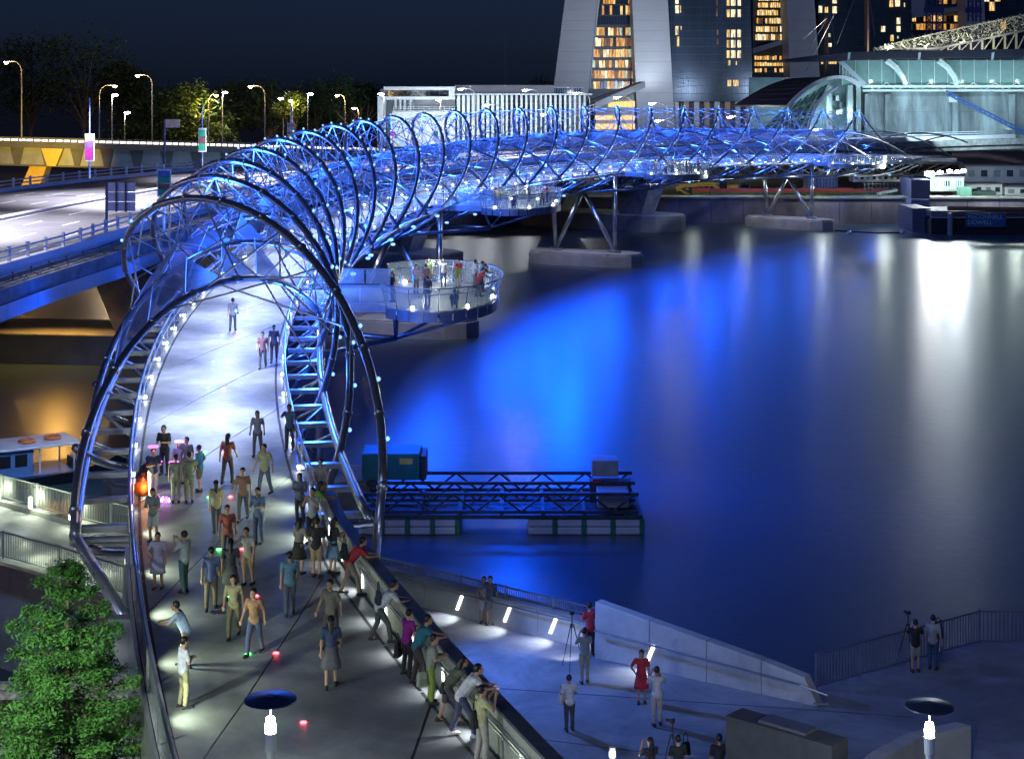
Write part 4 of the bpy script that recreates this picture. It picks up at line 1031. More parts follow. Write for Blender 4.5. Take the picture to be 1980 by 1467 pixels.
for x in (760, 830, 900, 970, 1040, 1110):
    light('assumed_facade_light', 'SPOT', D(x, 252, Yp-16), 5200, (.72,.86,1), .4, D(x, 200, Yp+4), 120, .9)  # assumed floodlights before pavilion and hall, no fixtures
# sloping entrance canopy and lit lobby at the foot of the first tower
Yc = 400
cn = thing('entrance_canopy', 'sloping white entrance canopy with warm lit lobby under it', 'canopy', D(1190,300,Yc))
MB().extrude([D(1130,200,Yc), D(1245,158,Yc), D(1248,168,Yc), D(1152,206,Yc)], (0,14,0)).build('roof', mat('canopy_roof', (.10,.11,.13), .5, 0, .2), cn)
MB().extrude([D(1152,198,Yc-2), D(1247,157,Yc-2), D(1248,169,Yc-2), D(1152,212,Yc-2)], (0,1.8,0)).build('fascia', PVW, cn)
MB().extrude([D(1152,213,Yc+1), D(1226,180,Yc+1), D(1228,300,Yc+1), D(1152,300,Yc+1)], (0,3,0)).build('lobby_wall', PVW, cn)
LOB = lamp_mat('lobby_light', (1,.62,.18), 1.5)
for r, (xa, xb, ya, yb) in enumerate(((1176,1228,196,207),(1150,1228,224,232),(1150,1228,240,250))):
    n = 7; w = (xb-xa)/n
    for i in range(n): box3('lit_window', LOB, xa+i*w+.4, ya+(2.2*(n-1-i)/n if r == 0 else 0), xa+(i+1)*w-.4, yb, Yc+.8, .15, cn)
for i in range(9):
    p, q = D(1060+11*i, 228-3.2*i, Yc-6), D(1060+11*i, 240-3.2*i, Yc-6); MB().beam(p, q, .12,.12).build('stair_post', PVW, cn)
for dy in (0, 6, 12): MB().beam(D(1052,231+dy,Yc-6), D(1160,199+dy,Yc-6), .14,.14).build('stair_rail', PVW, cn)
# ================================================================== hotel towers
LEG = mat('tower_leg', (.36,.38,.41), .55, .1, .07, .12); GLF = mat('facade_glass', (.035,.06,.10), .22, .35, .35, .5, stretch=(1,1,.3)); MUL = mat('mullion', (.06,.07,.09), .5, .4, .15)
def room_mat(name, col, es):      # lit room seen through curtains and furniture
    m = lamp_mat(name, col, es); n, l = m.node_tree.nodes, m.node_tree.links; b = n['Principled BSDF']
    tc = n.new('ShaderNodeTexCoord'); mp = n.new('ShaderNodeMapping'); mp.inputs['Scale'].default_value = (1.5,.2,.28)
    nz = n.new('ShaderNodeTexNoise'); nz.inputs['Scale'].default_value = 1.6; nz.inputs['Detail'].default_value = 4
    mr = n.new('ShaderNodeMapRange'); mr.inputs[1].default_value = .32; mr.inputs[2].default_value = .68; mr.inputs[3].default_value = es*.18; mr.inputs[4].default_value = es*1.35
    l.new(tc.outputs['Object'], mp.inputs[0]); l.new(mp.outputs[0], nz.inputs['Vector']); l.new(nz.outputs[0], mr.inputs[0]); l.new(mr.outputs[0], b.inputs['Emission Strength'])
    return m
WIN = [room_mat('room_amber', (1,.46,.10), .95), room_mat('room_yellow', (1,.66,.24), 1.25), room_mat('room_cream', (1,.84,.52), 1.5), room_mat('room_pale', (.75,.95,.70), .7), room_mat('room_dim', (.55,.25,.10), .35)]
def leg(t, pts, Y, dep):      # leaning slab with panel joints: list of (y, xl, xr)
    n = len(pts)
    for i in range(n-1):
        (ya, la, ra), (yb, lb, rb) = pts[i], pts[i+1]
        g = .12
        MB().extrude([D(la, ya+g, Y), D(ra, ya+g, Y), D(rb, yb-g, Y), D(lb, yb-g, Y)], (0, dep, 0)).build('leg_panel', LEG, t)
def lerp_leg(y0, l0, r0, y1, l1, r1, st):
    n = max(1, round(abs(y1-y0)/st)); return [(y0+(y1-y0)*i/n, l0+(l1-l0)*i/n, r0+(r1-r0)*i/n) for i in range(n+1)]
rnd = random.Random(21)
def facade(t, xl, xr, y0, y1, Y, rows, cols, lit, slope=0.):
    """curtain wall: glass panels in a grid, some rooms lit"""
    MB().extrude([D(xl,y0,Y+1), D(xr,y0,Y+1), D(xr+slope,y1,Y+1), D(xl+slope,y1,Y+1)], (0,14,0)).build('facade_core', MUL, t)
    h = (y1-y0)/rows; w = (xr-xl)/cols
    for r in range(rows):
        for c in range(cols):
            s = slope*(r+.5)/rows
            xa, xb, ya, yb = xl+c*w+.25+s, xl+(c+1)*w-.25+s, y0+r*h+.5, y0+(r+1)*h-.5
            m = lit.get((r, c), GLF)
            box3('glass_panel' if m is GLF else 'lit_window', m, xa, ya, xb, yb, Y+(.85 if m is GLF else .80), .12, t)
def lit2(lit, c0, c1):      # the same rooms on a finer window grid, each room a run of narrow panes
    out = {}
    for (r, c), m in lit.items():
        k = int(c*c1/c0); out[(r, k)] = m
        if (r*7+c) % 3: out[(r, k+1)] = m if (r+c) % 2 else WIN[1]
    return out
def atrium(t, rows, Y, x_of, pal, cols=13):
    """stack of lit floors between two legs; rows: list of (y0, y1, bright)"""
    for (ya, yb, br) in rows:
        xa, xb = x_of((ya+yb)/2); w = (xb-xa)/cols
        box3('floor_slab', MUL, xa, yb, xb, yb+2.6, Y-.3, 6, t)
        for c in range(cols):
            q = rnd.random()
            m = WIN[pal[min(len(pal)-1, int(q*len(pal)))]] if q < br else GLF
            box3('lit_window' if m is not GLF else 'glass_panel', m, xa+c*w+.45, ya+rnd.uniform(0,1.5), xa+(c+1)*w-.45, yb, Y, .15, t)
Yt = 470
t1 = thing('hotel_tower', 'hotel tower with two splayed concrete legs and amber lit rooms between them', 'tower', D(1240,300,Yt))
leg(t1, lerp_leg(-60,1100,1168,300,1054,1122,20.5), Yt, 12); 
leg(t1, lerp_leg(-60,1220,1288,300,1235,1308,20.5), Yt-14, 12)
MB().extrude([D(1168,-60,Yt+2), D(1240,-60,Yt+2), D(1240,200,Yt+2), D(1135,200,Yt+2)], (0,6,0)).build('atrium_core', MUL, t1)
x1 = lambda y: (1160-22*(y/170)+1, 1224+5*(y/170))
atrium(t1, [(-32,-14,.6),(-10,8,.55),(11,29,.42),(31,48,.05),(53,69,.85),(73,90,.8),(95,111,.97),(116,131,.97),(136,152,.9),(157,172,.5)], Yt+1.4, x1, [0,1,0,4,2,3])
MB().extrude([D(1161,-40,Yt-.6), D(1162.5,-40,Yt-.6), D(1141,172,Yt-.6), D(1139.5,172,Yt-.6)], (0,.5,0)).build('edge_trim', PVW, t1)
lit = {}
for (r, c, k) in ((0,2,2),(2,2,2),(3,1,2),(3,16,2),(7,2,1),(7,3,1),(8,2,1),(9,2,1),(2,16,2),(5,16,1),(6,16,1),(4,9,2),(4,10,2),(4,11,2),(1,14,2),(1,15,2),(2,14,2),(0,14,2),(0,15,2),(6,13,2),(6,14,2),(6,15,2),(7,14,2),(7,15,2),(8,13,2),(8,14,2),(8,15,2),(9,13,2),(9,14,1),(10,13,1)): lit[(r, c)] = WIN[k]
facade(t1, 1292, 1450, -16, 197, Yt-12, 14, 32, {}, 6)
for (xa, xb, ya, yb, k) in [(1303,1309,-6,8,2),(1303,1310,11,26,2),(1312,1314,11,25,1),(1303,1309,51,68,2),(1313,1315,51,58,1),(1306,1310,71,90,1),(1382,1385,-4,12,4),(1382,1385,16,32,4),(1383,1386,58,68,4),(1383,1386,76,86,4)]+[(x, x+w, y, y+14.5, 2 if i % 3 else 1) for y in (-3,19,58,78,98) for i, (x, w) in enumerate(((1402.5,5),(1410.5,8.5),(1423,6.5)))]+[(1405,1409,117,127,1),(1420,1422,119,126,1),(1404,1411,155,167,1),(1415,1425,155,167,1)]:
    box3('lit_window', WIN[k], xa+3, ya, xb+3, yb, Yt-11.5, .1, t1)
for i in range(8): box3('ground_column', [PVW, mat('column_amber', (.45,.34,.24), .6, 0, .1)][i%2], 1302+20*i, 197, 1312+20*i, 300, Yt-10, 4, t1)
box3('ground_wall', mat('lobby_pale', (.40,.40,.44), .6, 0, .1), 1292, 197, 1462, 300, Yt-4, 8, t1)
t2 = thing('hotel_tower', 'hotel tower with bright golden atrium floors behind the curved dark roof', 'tower', D(1610,300,Yt+40))
leg(t2, lerp_leg(-60,1518,1570,240,1532,1592,20), Yt+26, 12)
MB().extrude([D(1456,-60,Yt+44), D(1530,-60,Yt+44), D(1530,300,Yt+44), D(1456,300,Yt+44)], (0,8,0)).build('atrium_core', MUL, t2)
atrium(t2, [(-28,-15,.95),(-11,2,.97),(5,15,.97),(19,30,.97),(35,46,.97),(51,62,.97),(66,78,.95)], Yt+42, lambda y: (1466-6*y/80, 1525), [1,1,2,0,1,4], 15)
atrium(t2, [(108,116,.7),(120,128,.75),(132,140,.6)], Yt+42, lambda y: (1459,1545), [1,0,4], 18)
MB().extrude([D(1456,94,Yt+38), D(1526,74,Yt+38), D(1526,82,Yt+38), D(1456,104,Yt+38)], (0,5,0)).build('skirt_roof', PVG, t2)
lit = {(1,0):WIN[2],(1,1):WIN[0],(1,2):WIN[2],(0,2):WIN[2],(2,11):WIN[2],(2,9):WIN[2],(1,10):WIN[1],(1,11):WIN[2],(3,11):WIN[2],(3,9):WIN[2],(4,10):WIN[0],(4,11):WIN[3],(6,1):WIN[1],(0,10):WIN[1]}
facade(t2, 1582, 1762, -14, 300, Yt+30, 18, 28, {}, 3)
for (xa, xb, ya, yb, k) in ((1583,1590,12,25,2),(1595,1601,14,25,1),(1610,1618,13,26,2),(1610,1618,-4,7,2),(1720,1727,1,14,1),(1731,1740,1,13,2),(1748,1750,6,14,1),(1734,1741,35,47,2),(1704,1712,51,62,2),(1734,1741,51,62,2),(1722,1728,68,80,1),(1735,1738,70,75,3),(1602,1606,65,72,3),(1602,1608,84,91,2),(1588,1592,118,124,1),(1602,1618,118,124,1)):
    box3('lit_window', WIN[k], xa, ya, xb, yb, Yt+30.5, .1, t2)
t3 = thing('hotel_tower', 'third hotel tower partly hidden behind crane masts and lattice roof', 'tower', D(1860,300,Yt+90))
leg(t3, lerp_leg(-40,1866,1902,260,1872,1912,20), Yt+76, 10)
atrium(t3, [(-20,-8,.6),(-4,8,.65)], Yt+90, lambda y: (1790,1866), [0,4,0,1], 9)
MB().extrude([D(1762,-60,Yt+92), D(1870,-60,Yt+92), D(1870,300,Yt+92), D(1762,300,Yt+92)], (0,8,0)).build('atrium_core', LEG, t3)
MB().extrude([D(1764,24,Yt+86), D(1868,12,Yt+86), D(1868,19,Yt+86), D(1764,36,Yt+86)], (0,5,0)).build('skirt_roof', PVG, t3)
atrium(t3, [(30,42,.8),(46,58,.7)], Yt+90, lambda y: (1764,1852), [4,0,1,4], 12)
facade(t3, 1902, 2010, -14, 200, Yt+80, 12, 10, {(0,0):WIN[2],(1,1):WIN[1],(0,2):WIN[1],(3,3):WIN[1]}, 0)
for x, e in ((1110,7000),(1262,16000),(1300,4000),(1400,5000),(1552,6000)):
    light('assumed_facade_light', 'SPOT', D(x+6, 178, Yt-58), e*2.2, (.74,.84,1), .6, D(x, 60, Yt-8), 80, .9)  # assumed tower floodlights hung in the air, no fixtures
light('assumed_facade_light', 'SPOT', D(1258, 165, Yt-22), 2600, (.8,.9,1), .4, D(1254, 120, Yt-14), 110, 1)  # one more assumed spot close to the tower leg, no fixture
# ================================================================== theatre hall with curved roofs
Yh = 352
th_ = thing('theatre_hall', 'teal lit concrete hall with deep dark roof and curved glazed porch', 'building', D(1820,300,Yh))
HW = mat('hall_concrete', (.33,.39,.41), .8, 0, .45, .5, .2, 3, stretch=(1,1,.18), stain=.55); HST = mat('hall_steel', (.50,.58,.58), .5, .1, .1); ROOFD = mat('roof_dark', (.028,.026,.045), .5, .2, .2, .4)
for i in range(7):
    x0, x1_ = 1668+48*i, 1668+48*(i+1)
    for j, (ya, yb) in enumerate(((178,216),(216,252),(252,292))):
        box3('wall_panel', HW, x0+.15, ya+.12, x1_-.15, yb-.12, Yh+.04*((i*3+j)%3), 3, th_)
for x in (1672,1712,1842,1952): box3('wall_column', HW, x, 182, x+11, 292, Yh-1.2, 1.2, th_)
for x in (1838,1948): box3('column_head', HST, x-3, 187 if x < 1900 else 240, x+13, 198 if x < 1900 else 251, Yh-2.4, 2.4, th_)
box3('sill_beam', HST, 1668, 165, 2010, 170, Yh-2.4, 5, th_); box3('sill_beam', HST, 1668, 172.5, 2010, 177.5, Yh-1.6, 4, th_)
MB().extrude([D(1520,117,Yh-9), D(1640,101,Yh-9), D(2010,94,Yh-9), D(2010,110,Yh-9), D(1720,114,Yh-9), D(1640,117.5,Yh-9), D(1520,119.5,Yh-9)], (0,26,0)).build('main_roof', ROOFD, th_)
for x in (1640,1776,1918): MB().extrude([D(x,102,Yh-9.2), D(x+5,101,Yh-9.2), D(x+3,116,Yh-9.2), D(x-1,116,Yh-9.2)], (0,.3,0)).build('roof_bracket', HST, th_)
CLG = glass_mat('clerestory_glass', (.30,.46,.46), .55, .12)
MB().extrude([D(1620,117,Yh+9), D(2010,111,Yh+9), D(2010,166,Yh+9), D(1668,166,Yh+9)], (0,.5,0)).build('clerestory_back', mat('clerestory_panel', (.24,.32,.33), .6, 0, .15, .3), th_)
for i in range(15):
    x = 1628+25.5*i; box3('clerestory_mullion', HST, x, 115 if x > 1640 else 118, x+1.3, 165, Yh-1, .15, th_)
    if i < 14: box3('clerestory_pane', CLG, x+1.5, 117, x+25.2, 164.5, Yh-.9, .08, th_)
for y in (131,144,158): box3('clerestory_rail', HST, 1628, y, 2010, y+1.5, Yh+8.6, .2, th_)
for x in (1715,1815): MB().tube([D(x,116,Yh-3), D(x+18,130,Yh-3), D(x+30,148,Yh-3), D(x+36,164,Yh-3)], [.75,.68,.6,.5], 6).build('curved_rib', HST, th_)
for i in range(16):
    xa = 1672+21*i; MB().beam(D(xa,176 if i%2 else 160,Yh-1.4), D(xa+21,160 if i%2 else 176,Yh-1.4), .22,.22).build('truss_diagonal', HST, th_)
# curved porch: dark ribbed roof, white arch, glazed barrel
def arch_pts(x0, y0, x1, y1, x2, y2, n=12):
    return [((1-t)**2*x0+2*t*(1-t)*x1+t*t*x2, (1-t)**2*y0+2*t*(1-t)*y1+t*t*y2) for t in [i/n for i in range(n+1)]]
A1 = arch_pts(1523,203,1570,148,1622,146); A1b = arch_pts(1528,206,1572,156,1622,152)
arc = [(1420,203),(1445,178),(1472,163),(1500,154),(1540,150)]
rt = arch_pts(1523,204,1568,150,1606,148,8)
for i in range(8):
    f0, f1 = i/8, (i+1)/8
    la, lb = arc[0][0]+(1548-1420)*f0, arc[0][0]+(1548-1420)*f1
    ya, yb = 203-(203-150)*math.sin(f0*math.pi/2), 203-(203-150)*math.sin(f1*math.pi/2)
    p = [D(la,ya,Yh-6-2*f0), D(rt[i][0],rt[i][1],Yh-26+18*f0), D(rt[i+1][0],rt[i+1][1]+.3,Yh-26+18*f1), D(lb,yb+.3,Yh-6-2*f1)]
    MB().extrude(p, (0,.3,-.35)).build('roof_sheet', ROOFD, th_)
mb = MB(); n = len(A1)
for i in range(n-1): mb.extrude([D(*A1[i],Yh-27+1.5*i), D(*A1[i+1],Yh-27+1.5*(i+1)), D(*A1b[i+1],Yh-27+1.5*(i+1)), D(*A1b[i],Yh-27+1.5*i)], (0,1.2,0))
mb.build('porch_arch', WHITE, th_)
A2 = arch_pts(1622,146,1650,146,1668,166,8); A2b = arch_pts(1622,152,1645,152,1660,170,8); mb = MB()
for i in range(8): mb.extrude([D(*A2[i],Yh-9), D(*A2[i+1],Yh-9), D(*A2b[i+1],Yh-9), D(*A2b[i],Yh-9)], (0,1.2,0))
mb.build('porch_arch', WHITE, th_)
MB().extrude([D(1622,120,Yh-8), D(1632,119,Yh-8), D(1676,162,Yh-8), D(1670,166,Yh-8)], (0,1,0)).build('gantry', HST, th_)
for i in range(7): MB().beam(D(1624+6*i,124+5.5*i,Yh-8.2), D(1624+6*i,146+2.6*i,Yh-8.2), .16,.16).build('gantry_post', HST, th_)
PORG = glass_mat('porch_glass', (.10,.24,.26), .62, .15)
for j in range(6):
    f0, f1 = j/6, (j+1)/6
    for i in range(4):
        def pp(f, g):   # barrel surface: f across, g up
            x = 1462+ (1556-1462)*f + 60*math.sin(g*math.pi/2)*(1-.25*f); y = 262-(262-(206-46*f))*math.sin(g*math.pi/2+.0)*(.98) 
            return D(x, y, Yh-18+14*g)
        q = [pp(f0+.004,i/4+.006), pp(f1-.004,i/4+.006), pp(f1-.004,(i+1)/4-.006), pp(f0+.004,(i+1)/4-.006)]
        MB().extrude(q, (0,.1,0)).build('porch_pane', PORG, th_)
    MB().tube([pp(f0,g/8)+Vector((0,-.15,0)) for g in range(9)], .16, 6).build('porch_rib', HST, th_)
MB().tube([D(1560,265,Yh-19), D(1566,235,Yh-19), D(1578,205,Yh-18), D(1596,183,Yh-17), D(1620,168,Yh-16)], .32, 8).build('porch_rib', WHITE, th_)
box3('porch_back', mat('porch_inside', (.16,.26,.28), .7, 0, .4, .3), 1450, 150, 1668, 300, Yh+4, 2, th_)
for x in (1600,1640,1656): box3('porch_column', HW, x, 165, x+9, 290, Yh-2, 2, th_)
for i in range(9): box3('porch_fitting', [DKC, PVD, HST][i%3], 1602+7*(i%5), 185+13*(i//3), 1608+7*(i%5), 195+13*(i//3), Yh+1, 1, th_)
# blue conveyor bridge against the wall
cv = thing('conveyor', 'blue sloping conveyor gantry against the teal wall', 'conveyor', D(1980,260,Yh-5))
CB = mat('conveyor_blue', (.03,.09,.30), .5, .3, .15)
for dy in (0, 6): MB().beam(D(1830,176+dy,Yh-5), D(2000,264+dy,Yh-5), .5,.28).build('chord', CB, cv)
for i in range(17): MB().beam(D(1832+10*i,177+5.18*i,Yh-5), D(1838+10*i,186+5.18*i,Yh-5), .16,.16).build('lattice', CB, cv)
for x in (1700,1760,1820,1880,1940,1990):
    light('assumed_facade_light', 'SPOT', D(x, 246, Yh-26), 5600, (.58,.86,1), .5, D(x, 228, Yh), 140, .9)  # assumed floodlights on the theatre wall, no fixtures
    light('assumed_facade_light', 'POINT', D(x, 158, Yh-5), 360, (.72,1,1), .4)  # assumed lights along the clerestory, no fixtures
for x, y, e in ((1540,250,900),(1590,210,900),(1635,220,900)): light('assumed_facade_light', 'POINT', D(x, y, Yh-3), e, (.62,.95,1), .4)  # assumed lights in the porch, no fixtures
# masts with stays, crane masts, lattice roof
def mast(x, y0, y1, Y, r, stays, label):
    o = thing('stay_mast', label, 'mast', D(x, y1, Y)); MB().tube([D(x,y1,Y), D(x,y0,Y)], r, 8).build('pole', mat('mast_red', (.16,.08,.07), .6, .2, .2), o)
    for (xa, ya, xb, yb) in stays: MB().tube([D(xa,ya,Y-1), D(xb,yb,Y-6)], .06, 5).build('stay', STEEL, o)
mast(1598, 30, 165, Yh+8, .35, [(1598,36,1552,77),(1598,38,1562,100),(1612,30,1555,145),(1604,22,1616,88)], 'short dark mast with steel stays behind the curved roof')
mast(1676, -20, 102, Yh+14, .45, [(1655,-10,1618,86),(1680,-10,1692,70)], 'tall dark red mast rising behind the main roof')
def crane(x, w, y0, y1, Y, label):
    o = thing('crane_mast', label, 'crane', D(x, y1, Y)); CBM = mat('crane_blue', (.03,.05,.20), .5, .3, .2)
    for s in (-1, -.25, .25, 1): MB().beam(D(x+s*w/2,y0,Y), D(x+s*w/2,y1,Y), .35,.35).build('mast_leg', CBM, o)
    n = int((y1-y0)/9)
    for i in range(n):
        for s in (-1, .25):
            xa, xb = x+s*w/2, x+(s+.75)*w/2; ya, yb = y0+i*9, y0+(i+1)*9
            MB().beam(D(xa,ya,Y), D(xb,yb,Y), .18,.18).build('mast_lattice', CBM, o); MB().beam(D(xb,ya,Y), D(xa,yb,Y), .18,.18).build('mast_lattice', CBM, o)
    box3('mast_collar', CBM, x-w/2-3, 15, x+w/2+3, 25, Y-.4, 1.5, o)
crane(1807, 32, -10, 96, 430, 'wide blue tower crane mast rising over the lattice roof'); crane(1884, 24, -10, 42, 436, 'narrower blue crane mast beside the third tower')
# distant dark lattice mast behind the pavilion
dm = thing('radio_mast', 'thin dark lattice mast behind the louvred hall', 'mast', D(977,300,460))
for x in (973, 981): MB().tube([D(x,300,460), D(978,66,460)], .16, 5).build('mast_leg', MUL, dm)
for i in range(22):
    f, g = i/22, (i+1)/22; MB().beam(D(973+5*f*1,240-170*f,460), D(981-3*g,240-170*g,460), .10,.10).build('mast_lattice', MUL, dm)
# lattice roof of the hall behind
Yl = 372
lr = thing('lattice_roof', 'unfinished lattice roof with floodlit steel frames above the dark hall roof', 'roof', D(1880,110,Yl))
LAT = mat('lattice_steel', (.42,.44,.36), .6, .2, .25)
topc = lambda x: 97-72*((x-1690)/310)**.85 if x > 1690 else 97
mb = MB(); rl = random.Random(3)
for i in range(900):
    x = rl.uniform(1692,2010); f = rl.random(); y = topc(x)+(28*min(1,(x-1690)/120))*f
    p = D(x, y, Yl+rl.uniform(-6,6)); d = Vector((rl.uniform(-.8,.8), rl.uniform(-.8,.8), rl.uniform(.1,.9)))
    mb.beam(p-d*.6, p+d*.6, .12,.12)
o = mb.build('lattice', LAT, lr, kind='stuff', fix=False)
lowc = lambda x: topc(x)+30*min(1,(x-1690)/120)
MB().tube([D(x, lowc(x), Yl-4) for x in range(1700,2011,20)], .3, 6).build('edge_chord', DKC, lr)
MB().tube([D(x, topc(x), Yl-4) for x in range(1700,2011,20)], .18, 6).build('edge_chord', LAT, lr)
for i in range(12):
    x = 1745+22*i; MB().beam(D(x,lowc(x),Yl), D(x,101,Yl), .4,.4).build('frame_post', LAT, lr)
    MB().beam(D(x,101,Yl), D(x+22,lowc(x+22),Yl), .22,.22).build('frame_diagonal', LAT, lr)
for x in (1720,1790,1860,1930): light('assumed_site_light', 'POINT', D(x, 92, Yl-7), 1500, (1,.98,.80), .4)  # assumed work lights before the lattice roof, no fixtures
# ================================================================== sea wall and building site
SW = mat('sea_wall_stone', (.28,.23,.28), .8, 0, .3, .25, .25, 2, stretch=(1,1,.4), stain=.4)
sw = thing('sea_wall', 'long violet grey sea wall along the far bank under the bridge', 'wall', (20,288,0))
for i in range(26):
    x0 = -30+5.2*i; MB().box((x0+.03,286,-2.5),(x0+5.17,290,2.85)).build('wall_panel', SW, sw)
MB().box((-40,285.7,2.86),(110,290.4,3.15)).build('coping', CONC, sw)
pf = thing('safety_fence', 'long low red plastic safety fence on the far bank', 'fence', (50,293,3))
RED = mat('fence_red', (.42,.05,.06), .7, 0, .35, .6)
for i in range(16):
    a = 30+3.0*i; MB().box((a,293,3.15+.02*(i%3)),(a+2.9,293.06,4.15-.1*(i%2))).build('fence_sheet', RED, pf)
gs = MB()
for i in range(2600):
    x, y = rnd.uniform(30,70), rnd.uniform(290.6,292.6); gs.add([(x-.05,y,3.1),(x+.05,y,3.1),(x+rnd.uniform(-.1,.1),y,3.1+rnd.uniform(.2,.7))], [(0,1,2)])
o = gs.build('verge_grass', LMID, None, fix=False); o['kind'] = 'stuff'; o['label'] = 'rough grass verge on top of the sea wall'; o['category'] = 'grass'
# excavator
Ye = 296
ex = thing('excavator', 'yellow excavator with folded boom behind the red safety fence', 'excavator', D(1405,385,Ye))
YEL = mat('digger_yellow', (.60,.33,.06), .5, .1, .2)
MB().extrude([D(1305,363,Ye), D(1318,355,Ye), D(1380,352,Ye), D(1392,362,Ye), D(1390,368,Ye), D(1376,360,Ye), D(1320,363,Ye), D(1310,372,Ye)], (0,.9,0)).build('boom', YEL, ex)
MB().extrude([D(1305,364,Ye-.2), D(1313,364,Ye-.2), D(1340,378,Ye-.2), D(1336,382,Ye-.2)], (0,.6,0)).build('stick', YEL, ex)
MB().extrude([D(1333,376,Ye-.3), D(1345,380,Ye-.3), D(1341,388,Ye-.3), D(1328,386,Ye-.3)], (0,1.4,0)).build('bucket', DKC, ex)
box3('upper_body', YEL, 1396, 357, 1428, 368, Ye+.5, 2.6, ex, .1); box3('cab', PVD, 1392, 352, 1406, 366, Ye, 1.4, ex, .05)
for y in (0, 2.4): box3('track', BLACK, 1391, 369, 1450, 377, Ye+y, .7, ex, .2)
tk = thing('site_truck', 'blue cabbed site truck parked behind the red fence', 'truck', D(1430,388,302))
box3('cab', mat('truck_blue', (.04,.14,.40), .4, .2, .1), 1432, 354, 1450, 374, 302, 2.4, tk, .12); box3('windscreen', PVD, 1434, 357, 1448, 364, 301.9, .06, tk); box3('body', mat('truck_body', (.06,.16,.36), .5, .1, .15), 1388, 366, 1431, 374, 302, 2.4, tk, .05)
for x in (1396,1420,1442): a = D(x,379,301.8); MB().tube([a, a+Vector((0,2.7,0))], .5, 14).build('wheel', BLACK, tk)
# site hoardings, sheds and frames behind the sea wall
SHW = mat('shed_white', (.55,.58,.58), .6, 0, .12, .5); SHB = mat('shed_blue', (.16,.22,.42), .6, 0, .15, .5); SHG = mat('shed_green', (.10,.26,.20), .6, 0, .2, .5)
def shed(lab, x0, y0, x1, y1, Y, m, nwin=3, roof=True, cat='shed'):
    o = thing('site_shed', lab, cat, D((x0+x1)/2, y1, Y)); box3('walls', m, x0, y0, x1, y1, Y, 4, o)
    if roof: box3('roof', DKC, x0-1.5, y0-2.2, x1+1.5, y0-.1, Y-.4, 5, o)
    w = (x1-x0)/max(1,nwin)
    for i in range(nwin): box3('window', PVD if i % 2 else mat('shed_pane', (.18,.24,.26), .2, 0, .2), x0+w*i+w*.25, y0+(y1-y0)*.22, x0+w*(i+1)-w*.25, y0+(y1-y0)*.62, Y-.05, .04, o)
    return o
shed('low white shed left of the excavator on the far bank', 1200, 366, 1262, 378, 300, SHW, 5); shed('white shed right behind the excavator boom', 1330, 352, 1392, 376, 306, SHW, 6)
shed('violet blue corrugated site hoarding with dark ribs', 1560, 342, 1620, 368, 304, SHB, 0, False); shed('pale long shed under the last bridge bay', 1650, 338, 1765, 352, 308, SHW, 10)
for i in range(9): pass
ho = thing('hoarding', 'dark ribbed hoarding frame before the violet site panels', 'fence', D(1590,368,303))
for i in range(10): box3('rib', MUL, 1561+6.2*i, 342, 1562.4+6.2*i, 368, 303.6, .2, ho)
sf = thing('scaffold', 'rows of steel scaffold tubes with a lit work platform on the far bank', 'scaffold', D(1720,392,292))
for i in range(13): MB().beam(D(1672+7.5*i,352,292), D(1672+7.5*i,392,292), .10,.10).build('standard', DARKSTEEL, sf)
for y in (356,364,372,380): MB().beam(D(1668,y,291.9), D(1766,y-1,291.9), .09,.09).build('ledger', DARKSTEEL, sf)
MB().extrude([D(1697,373,291), D(1736,366,291), D(1736,370,291), D(1697,378,291)], (0,1.5,0)).build('platform', mat('platform_pale', (.55,.62,.50), .6, 0, .1), sf)
rb_ = thing('rubble_slope', 'dark rubble heap on the bank under the last bridge bay', 'rubble', D(1700,395,293)); 
mbk = MB(); 
for i in range(140):
    c = D(rnd.uniform(1560,1765), rnd.uniform(376,392), 294+rnd.uniform(0,5)); s = rnd.uniform(.2,.6); mbk.box((c.x-s,c.y-s,3.0),(c.x+s,c.y+s,3.0+s*1.6), None)
mbk.build('rubble', CONCD, rb_, kind='stuff')
# far abutment tower, pier barge with lettered board, pipe, piles
ab = thing('abutment', 'dark blue grey abutment block at the far end of the footbridge', 'abutment', D(1780,450,270))
box3('block', mat('abutment_navy', (.07,.08,.13), .7, 0, .2), 1762, 348, 1798, 386, 284, 8, ab); box3('lower_block', mat('abutment_base', (.10,.12,.22), .7, 0, .2), 1762, 386, 1798, 403, 282, 8, ab); box3('footing', mat('abutment_navy', (.07,.08,.13), .7, 0, .2), 1764, 403, 1800, 452, 270, 10, ab)
box3('cap', DKC, 1690, 306, 1850, 313, 299, 12, ab)
fl_ = [(1798,336),(1818,333),(1836,331),(1851,332.5),(1863,330)]
lt = thing('floodlight_row', 'row of five dazzling white floodlights on a site cabin roof', 'floodlights', D(1830,345,286))
MB().beam(D(1790,338,286.4), D(1872,334,286.4), .15,.15).build('bracket', DARKSTEEL, lt)
for i, (x, y) in enumerate(fl_):
    p = D(x, y, 286); r = .85 if i == 0 else .45; MB().lathe([(r*.5,-r*.5),(r,-r*.2),(r,r*.2),(r*.4,r*.5)], 12, p).build('lamp', HEAD_W, lt)
light('flood_light', 'SPOT', D(1798,336,285), 6000, (.92,.97,1), .7, Vector((22,205,-1)), 75, .8)
light('flood_light', 'SPOT', D(1850,333,285), 9000, (.80,.92,1), 1.5, Vector((50,150,-1)), 100, .9)
cbn = shed('ribbed pale green site cabin under the floodlights', 1799, 344, 1864, 370, 289, mat('cabin_teal', (.36,.50,.46), .6, 0, .2, .5), 3)
for i in range(14): box3('rib', mat('cabin_rib', (.42,.56,.52), .6, 0, .1), 1800+4.6*i, 345, 1801.2+4.6*i, 369, 288.8, .15, cbn)
